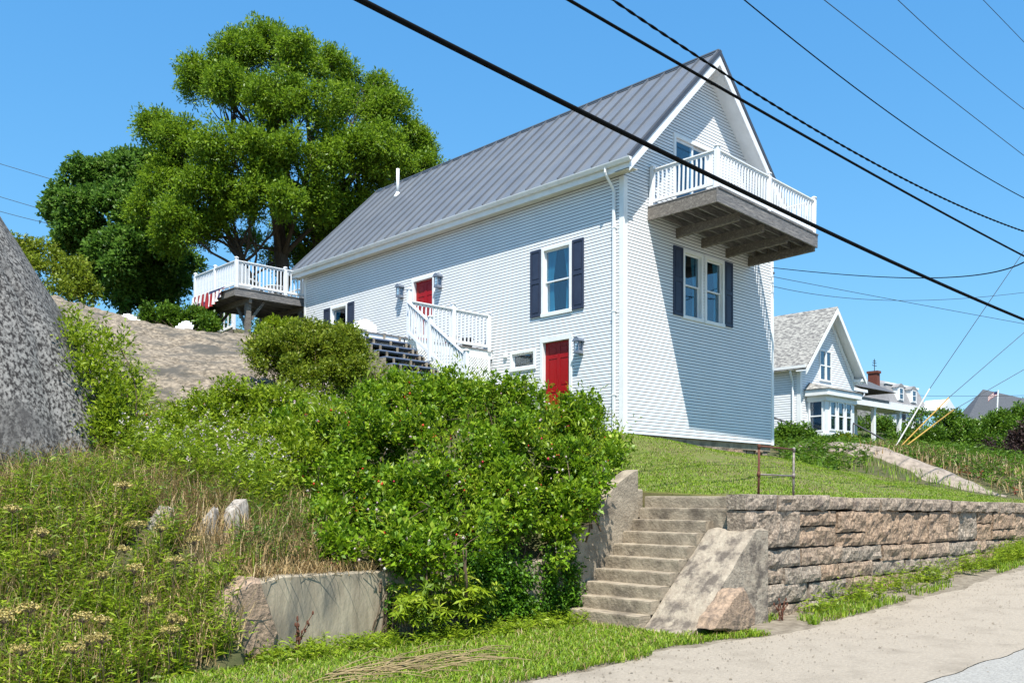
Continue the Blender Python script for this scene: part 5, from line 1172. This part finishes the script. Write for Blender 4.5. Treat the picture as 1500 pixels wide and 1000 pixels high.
# ---- grasses and weeds (uncountable)
def blades(name, XY, Z, h, wd, mat, seed, lean=.45, label=None, tbias=0., seg=2):
    rng = np.random.default_rng(seed); n = len(XY); a = rng.random(n)*6.28; hh = h*(.5+.8*rng.random(n)); l = lean*(.3+rng.random(n))
    d = np.stack([np.cos(a), np.sin(a)], 1); B = np.concatenate([XY, Z[:, None]], 1); s = np.stack([-d[:, 1], d[:, 0], np.zeros(n)], 1)*(wd*(.6+.8*rng.random(n)))[:, None]*.5
    m_ = B+np.concatenate([d*(hh*l*.35)[:, None], (hh*.6)[:, None]], 1); tp = B+np.concatenate([d*(hh*l)[:, None], (hh*(1-.25*l))[:, None]], 1)
    V = np.stack([B-s, B+s, m_+s*.8, m_-s*.8, tp], 1).reshape(-1, 3); i = np.arange(n)[:, None]*5
    Fq = np.concatenate([i+np.array([[0, 1, 2, 3]]), i+np.array([[3, 2, 4, 4]])], 0)
    F3 = np.concatenate([i+np.array([[0, 1, 2]]), i+np.array([[0, 2, 3]]), i+np.array([[3, 2, 4]])], 0)
    t = np.clip(rng.random(n)+tbias, 0, 1); o = raw_mesh(name, V, F3, mat, None, np.tile(t, 3), tuple(B.mean(0)))
    return tag(o, label, None, None, 'stuff')
rg = np.random.default_rng(101)
def uniform(n, x0, x1, y0, y1): return np.stack([rg.uniform(x0, x1, n), rg.uniform(y0, y1, n)], 1)
# lawn
q = uniform(120000, 11.0, 27.5, 7.28, 14.0); top = np.interp(q[:, 0], lx, l_top[:, 0]); bot = np.where(q[:, 0] < 11.41, 9.28, 7.27)
den = fbm(q[:, 0], q[:, 1], .9, 41)+.5*fbm(q[:, 0], q[:, 1], 4, 42)
q = q[(q[:, 1] < top) & (q[:, 1] > bot) & (rg.random(len(q)) < np.clip(.62+.55*den, .08, 1))]
tag(blades('lawn_grass', q, lawn_h(q[:, 0], q[:, 1]), .055, .011, 'grass_blade', 43, .9, tbias=0), kind='stuff')
q = uniform(5000, 11.0, 27.5, 7.28, 13.9); top = np.interp(q[:, 0], lx, l_top[:, 0]); bot = np.where(q[:, 0] < 11.41, 9.28, 7.27); q = q[(q[:, 1] < top) & (q[:, 1] > bot)]
blades('dry_lawn_grass', q, lawn_h(q[:, 0], q[:, 1]), .04, .010, 'dry_blade', 44, 1.2)
# verge at the wall foot
def verge_mask(q):
    e = np.interp(q[:, 0], px, ev); x, y = q[:, 0], q[:, 1]
    lim = np.where(x < 9.4, 8.98, np.where(x < 11.35, 6.93, 6.93)); m = (y > e-.06+.14*fbm(x, y, 3, 51)) & (y < lim)
    right = x > 10.4; m &= ~right | ((fbm(x, y*2, 1.1, 52)+.5*fbm(x, y, 5, 53) > .05) & (y > 6.2)); return m
q = uniform(52000, 3.5, 11.6, 6.2, 9.0); q = q[verge_mask(q)]; z = road_z(q[:, 0])
blades('verge_grass', q, z, .075, .012, 'grass_blade', 53, 1.1)
q = uniform(15000, 11.0, 26, 6.1, 6.95); q = q[verge_mask(q)]; blades('wall_foot_grass', q, road_z(q[:, 0])+.0, .11, .013, 'grass_blade', 54, .7)
q = uniform(9000, 3.5, 22, 6.15, 8.9); q = q[verge_mask(q)]; blades('dry_verge_grass', q, road_z(q[:, 0]), .10, .008, 'dry_blade', 55, 1.2)
VW = None
# leafy weeds: stem with narrow leaves, one mesh for a bank of them
def weeds(name, base, h, nl, ln, wd, mat, seed, lean=.25, up=.55):
    rng = np.random.default_rng(seed); n = len(base); hh = h*(.55+.7*rng.random(n)); d = rng.normal(size=(n, 3))*lean; d[:, 2] = 1; d = unit(d)
    t = (.12+.88*rng.random((n, nl))); P = base[:, None]+d[:, None]*(hh[:, None]*t)[..., None]; a = rng.random((n, nl))*6.28
    D = unit(np.stack([np.cos(a), np.sin(a), up*(.2+rng.random((n, nl)))], 2)); l = ln*(1.25-.6*t)*(.7+.6*rng.random((n, nl)))
    tb = rng.random(n)[:, None]*.55+rng.random((n, nl))*.45
    V, Fq, t_ = leaf_arrays(P.reshape(-1, 3), D.reshape(-1, 3), l.ravel(), (l*wd/ln).ravel(), tb.ravel(), rng)
    s = np.cross(d, unit(rng.normal(size=(n, 3))))*.004; e = base+d*hh[:, None]; VS = np.stack([base-s, base+s, e+s*.5, e-s*.5], 1).reshape(-1, 3)
    V2 = np.concatenate([V, VS]); F2 = np.concatenate([Fq, np.arange(4*n).reshape(n, 4)+len(V)]); t2 = np.concatenate([t_, rng.random(n)*.4])
    return tag(raw_mesh(name, V2, F2, mat, None, t2, tuple(base.mean(0))), kind='stuff'), e
vq = np.concatenate([np.stack([rg.normal(c_, s_, n_), rg.uniform(6.45, 6.9, n_)], 1) for c_, s_, n_ in ((13.9, .35, 45), (15.2, .25, 40), (16.6, .25, 40), (18.4, .4, 60), (20.3, .5, 110), (21.6, .7, 160), (12.4, .2, 12))])
weeds('wall_foot_weeds', np.concatenate([vq, road_z(vq[:, 0])[:, None]], 1), .38, 12, .11, .022, 'weed_leaf', 150, .3)
vq = uniform(420, 4.6, 9.4, 8.3, 8.95); weeds('verge_weeds', np.concatenate([vq, road_z(vq[:, 0])[:, None]], 1), .20, 10, .10, .022, 'weed_leaf', 151, .4)
STUBS = np.array([o.location[:2] for o in bpy.data.objects if o.name.startswith('stone_stub')])
def pick(n, poly, Dlo, Dhi, seed, box=(-2, 16, 8.4, 24), clear=True):
    """random points of the hillside that fall inside a photo region (real ground points)"""
    rng = np.random.default_rng(seed); poly = np.array(poly, float); out = []
    q = np.stack([rng.uniform(box[0], box[1], n*14), rng.uniform(box[2], box[3], n*14)], 1); q = q[q[:, 1] > front_y(q[:, 0])+.02]
    z = hill_z(q[:, 0], q[:, 1]); P = np.concatenate([q, z[:, None]], 1); d = P-O3; dep = d@_f; u = 750+F_PX*(d@_r)/dep; v = 500+SHIFT-F_PX*(d@_u)/dep
    ins = np.zeros(len(P), bool); j = len(poly)-1
    for i in range(len(poly)):
        xi, yi = poly[i]; xj, yj = poly[j]; c_ = ((yi > v) != (yj > v)) & (u < (xj-xi)*(v-yi)/(yj-yi+1e-9)+xi); ins ^= c_; j = i
    k = ins & (dep > Dlo) & (dep < Dhi)
    for s_ in (STUBS if clear else []):                    # the open patch in front of each stub
        for f_ in (0, .35, .7, 1.05): k &= np.linalg.norm(q-(s_-f_*_f[:2]/np.linalg.norm(_f[:2])), axis=1) > .19
    return P[k][:n]
bank = pick(4300, [(-60, 760), (120, 700), (200, 720), (250, 790), (330, 830), (380, 900), (420, 1060), (-60, 1100)], 5, 13, 111)
rb = (22, 62, 8, 26); WREG = [(1130, 640), (1260, 640), (1340, 640), (1700, 650), (1700, 735), (1475, 722), (1380, 690), (1290, 664), (1250, 690), (1150, 705)]
rw1 = pick(6500, WREG, 22, 60, 140, rb); weeds('far_weeds', rw1, .38, 9, .17, .05, 'dark_shrub_leaf', 141, .25)
rw2 = pick(1900, [(1250, 665), (1300, 655), (1520, 690), (1520, 745), (1470, 722), (1380, 690)], 22, 50, 142, rb); blades('far_dry_grass', rw2[:, :2], rw2[:, 2], .42, .026, 'dry_blade', 143, .5)
rw3 = pick(120, [(1270, 655), (1340, 670), (1420, 700), (1480, 722), (1500, 735), (1400, 685), (1330, 655)], 22, 50, 144, rb); weeds('red_weeds', rw3, 0.28, 10, .12, .05, 'red_weed', 145, .3)
rw4 = pick(2600, [(1130, 685), (1240, 690), (1290, 700), (1390, 718), (1480, 732), (1400, 708), (1320, 690), (1280, 672)], 20, 40, 146, rb); blades('slab_edge_grass', rw4[:, :2], rw4[:, 2]+.02, .26, .02, 'grass_blade', 147, .6)
_, tips = weeds('bank_weeds', bank, .42, 15, .12, .022, 'weed_leaf', 112, .35)
mead = pick(4200, [(150, 690), (215, 648), (300, 622), (380, 606), (470, 610), (520, 640), (430, 720), (400, 770), (220, 720)], 10, 22, 113)
_, mt_ips = weeds('meadow_weeds', mead, .62, 16, .13, .028, 'weed_leaf', 114, .2, .7)
mix_ = pick(1300, [(-60, 720), (140, 640), (240, 700), (380, 730), (460, 760), (460, 840), (330, 840), (200, 800), (-60, 800)], 5, 16, 115)
weeds('dark_weeds', mix_, .40, 13, .11, .02, 'dark_shrub_leaf', 116, .35)  # weeds in the darker shrub leaf colour, mixed among the others
mid = pick(1500, [(60, 470), (120, 480), (230, 570), (220, 640), (120, 660)], 10, 24, 121); weeds('slope_weeds', mid, .45, 14, .12, .024, 'weed_leaf', 122, .25)
up_ = pick(2600, [(420, 590), (560, 560), (640, 560), (900, 580), (900, 640), (600, 640), (440, 640)], 12, 26, 123); weeds('hedge_weeds', up_, .6, 14, .12, .026, 'rose_leaf', 124, .2)
dry = pick(9000, [(200, 720), (330, 700), (440, 730), (480, 800), (470, 850), (380, 845), (320, 850), (240, 800)], 8, 15, 117, clear=False)
blades('dry_grass', dry[:, :2], dry[:, 2], .42, .010, 'dry_blade', 118, .9)
dry = pick(9500, [(-60, 700), (140, 640), (260, 620), (330, 700), (400, 900), (380, 1000), (-60, 1060)], 5, 16, 119)
blades('dry_bank_grass', dry[:, :2], dry[:, 2], .50, .009, 'dry_blade', 120, .8)
gr = pick(3600, [(-60, 700), (140, 640), (260, 620), (450, 740), (400, 900), (380, 1000), (-60, 1060)], 5, 16, 125); blades('bank_grass', gr[:, :2], gr[:, 2], .45, .010, 'grass_blade', 126, .6)
q = np.stack([rg.uniform(4.7, 7.6, 900), rg.uniform(8.98, 9.5, 900)], 1); blades('wall_top_grass', q, np.full(900, .80)+.06*rg.random(900), .20, .009, 'dry_blade', 127, 1.6)
# meadow blossoms
rngm = np.random.default_rng(130); sel = mt_ips[rngm.choice(len(mt_ips), 420, False)]
V, Fq, t = sprigs(sel, unit(rngm.normal(size=sel.shape)*.2+np.array([0, 0, 1])), 6, .10, .035, .025, rngm); tag(raw_mesh('meadow_blossom', V, Fq, 'pale_flower', None, t, tuple(sel.mean(0))), kind='stuff')
# yellow flat-topped flowers on the bank, each its own plant
proto = None
FLW = [(178, 715), (58, 790), (15, 745), (180, 800), (150, 840), (255, 815), (40, 895), (125, 912), (10, 892), (128, 960), (150, 982), (218, 886), (252, 925), (148, 905), (108, 968), (262, 976), (232, 780), (75, 812), (202, 770), (200, 838), (30, 955), (285, 800), (248, 948), (8, 910)]
def flower_plant(p, h, seed):
    rng = np.random.default_rng(seed); t = thing('yellow_wildflower', 'wild plant with a flat yellow flower head on the weedy left bank', 'flower', tuple(p), 'flat topped yellow flowers on the bank')
    b = MB(p); top = p+np.array([.02, -.02, h]); limb(b, p, top, .006, .004, rng, 5, .03, 5); heads = []
    for k in range(26):
        a = k*2.4; r_ = .018*math.sqrt(k); e = top+np.array([r_*math.cos(a)*1.25+rng.normal()*.012, r_*math.sin(a)+rng.normal()*.012, .05-.25*r_+rng.normal()*.016]); heads.append(e); b.tube([tuple(top-np.array([0, 0, .03])), tuple(e)], .0022, 4)
    b.build('stem', 'twig', t)
    P = np.repeat(np.array(heads), 7, 0)+rng.normal(size=(26*7, 3))*.007; D = unit(rng.normal(size=P.shape)+np.array([0, 0, .8])); V, Fq, tt_ = leaf_arrays(P, D, .02, .018, rng.random(len(P)), rng); raw_mesh('flower_head', V, Fq, 'tansy_flower', t, tt_, tuple(p))
    n = 14; P = p+np.outer(rng.random(n)*.8, top-p); a = rng.random(n)*6.28; D = unit(np.stack([np.cos(a), np.sin(a), np.full(n, .4)], 1)); V, Fq, tt_ = leaf_arrays(P, D, .12, .03, rng.random(n), rng); raw_mesh('foliage', V, Fq, 'weed_leaf', t, tt_, tuple(p)); return t
def bank_point(x, y, h):
    for D in np.linspace(6.5, 14, 160):
        p = at(x, y, D)
        if p[1] > front_y(p[0])+.0 and p[2]-float(hill_z(p[0], p[1])) < h: return np.array([p[0], p[1], float(hill_z(p[0], p[1]))])
    return None
hs_ = .55; fk = 0
for i, (x, y) in enumerate(FLW):
    p = bank_point(x, y, hs_)
    if p is None: continue
    if proto is None: proto = flower_plant(p, hs_, 5); continue
    c = copy_tree(proto); c.location = p; c.rotation_euler = (0, 0, rngm.random()*6.28); s_ = .75+.5*rngm.random(); s_ *= .85; c.scale = (s_, s_*(.7+.5*rngm.random()), .85+.2*rngm.random())
# dock seed stalks and straw
def stalk(p, h, n, seed, label):
    rng = np.random.default_rng(seed); t = thing('dead_stalk', label, 'plant', tuple(p)); b = MB(p)
    for _ in range(n):
        e = p+np.array([rng.normal()*.06, rng.normal()*.03, h*(.6+.5*rng.random())]); pts = limb(b, p+rng.normal(size=3)*np.array([.05, .02, 0]), e, .008, .004, rng, 4, .04, 5)
        for q_ in pts[2:]:
            b.lathe((q_[0], q_[1], q_[2]-.02), [(0, 0), (.014, .015), (.010, .04), (0, .05)], 5)
    b.build('stem', 'rust', t)
stalk(on(438, 955, 1, 8.85), .42, 7, 3, 'cluster of rusty brown seed stalks before the low concrete wall')
stalk(on(1143, 912, 1, 6.75), .30, 6, 4, 'single rusty seed stalk at the foot of the stone wall beside the wedge stone')
sp = thing('straw_pile', 'heap of pale dry stalks lying along the verge edge', 'straw', tuple(on(560, 975, 2, .02))); b = MB(sp.location)
rs_ = np.random.default_rng(9)
for k in range(64):
    u = rs_.random(); x = 450+230*u; y = 996-36*u+rs_.normal()*6; p = on(x, y, 2, .03+.08*rs_.random()); q_ = on(x+70+50*rs_.random(), y-14+rs_.normal()*9, 2, .03+.08*rs_.random()); limb(b, p, q_, .006, .003, rs_, 4, .05, 4)
b.build('stalks', 'straw', sp)
# grit and dead leaves on the pavement
n = 3200; q = np.stack([rg.uniform(4, 24, n), 6.5-np.abs(rg.normal(0, 1.2, n))], 1); rr = np.abs(rg.normal(size=n))*.006+.0025
dirs = np.array([[1, 0, 0], [0, 1, 0], [-1, 0, 0], [0, -1, 0], [0, 0, .7], [0, 0, -.3]]); B_ = np.concatenate([q, (road_z(q[:, 0])+.0)[:, None]], 1)
V = (B_[:, None]+dirs[None]*rr[:, None, None]*(.6+.8*rg.random((n, 6, 1)))).reshape(-1, 3); qq = np.array([[0, 1, 4], [1, 2, 4], [2, 3, 4], [3, 0, 4]]); Fq = (np.arange(n)[:, None, None]*6+qq[None]).reshape(-1, 3)
tag(raw_mesh('gravel', V, Fq, 'soil', None, None, tuple(B_.mean(0))), kind='stuff')
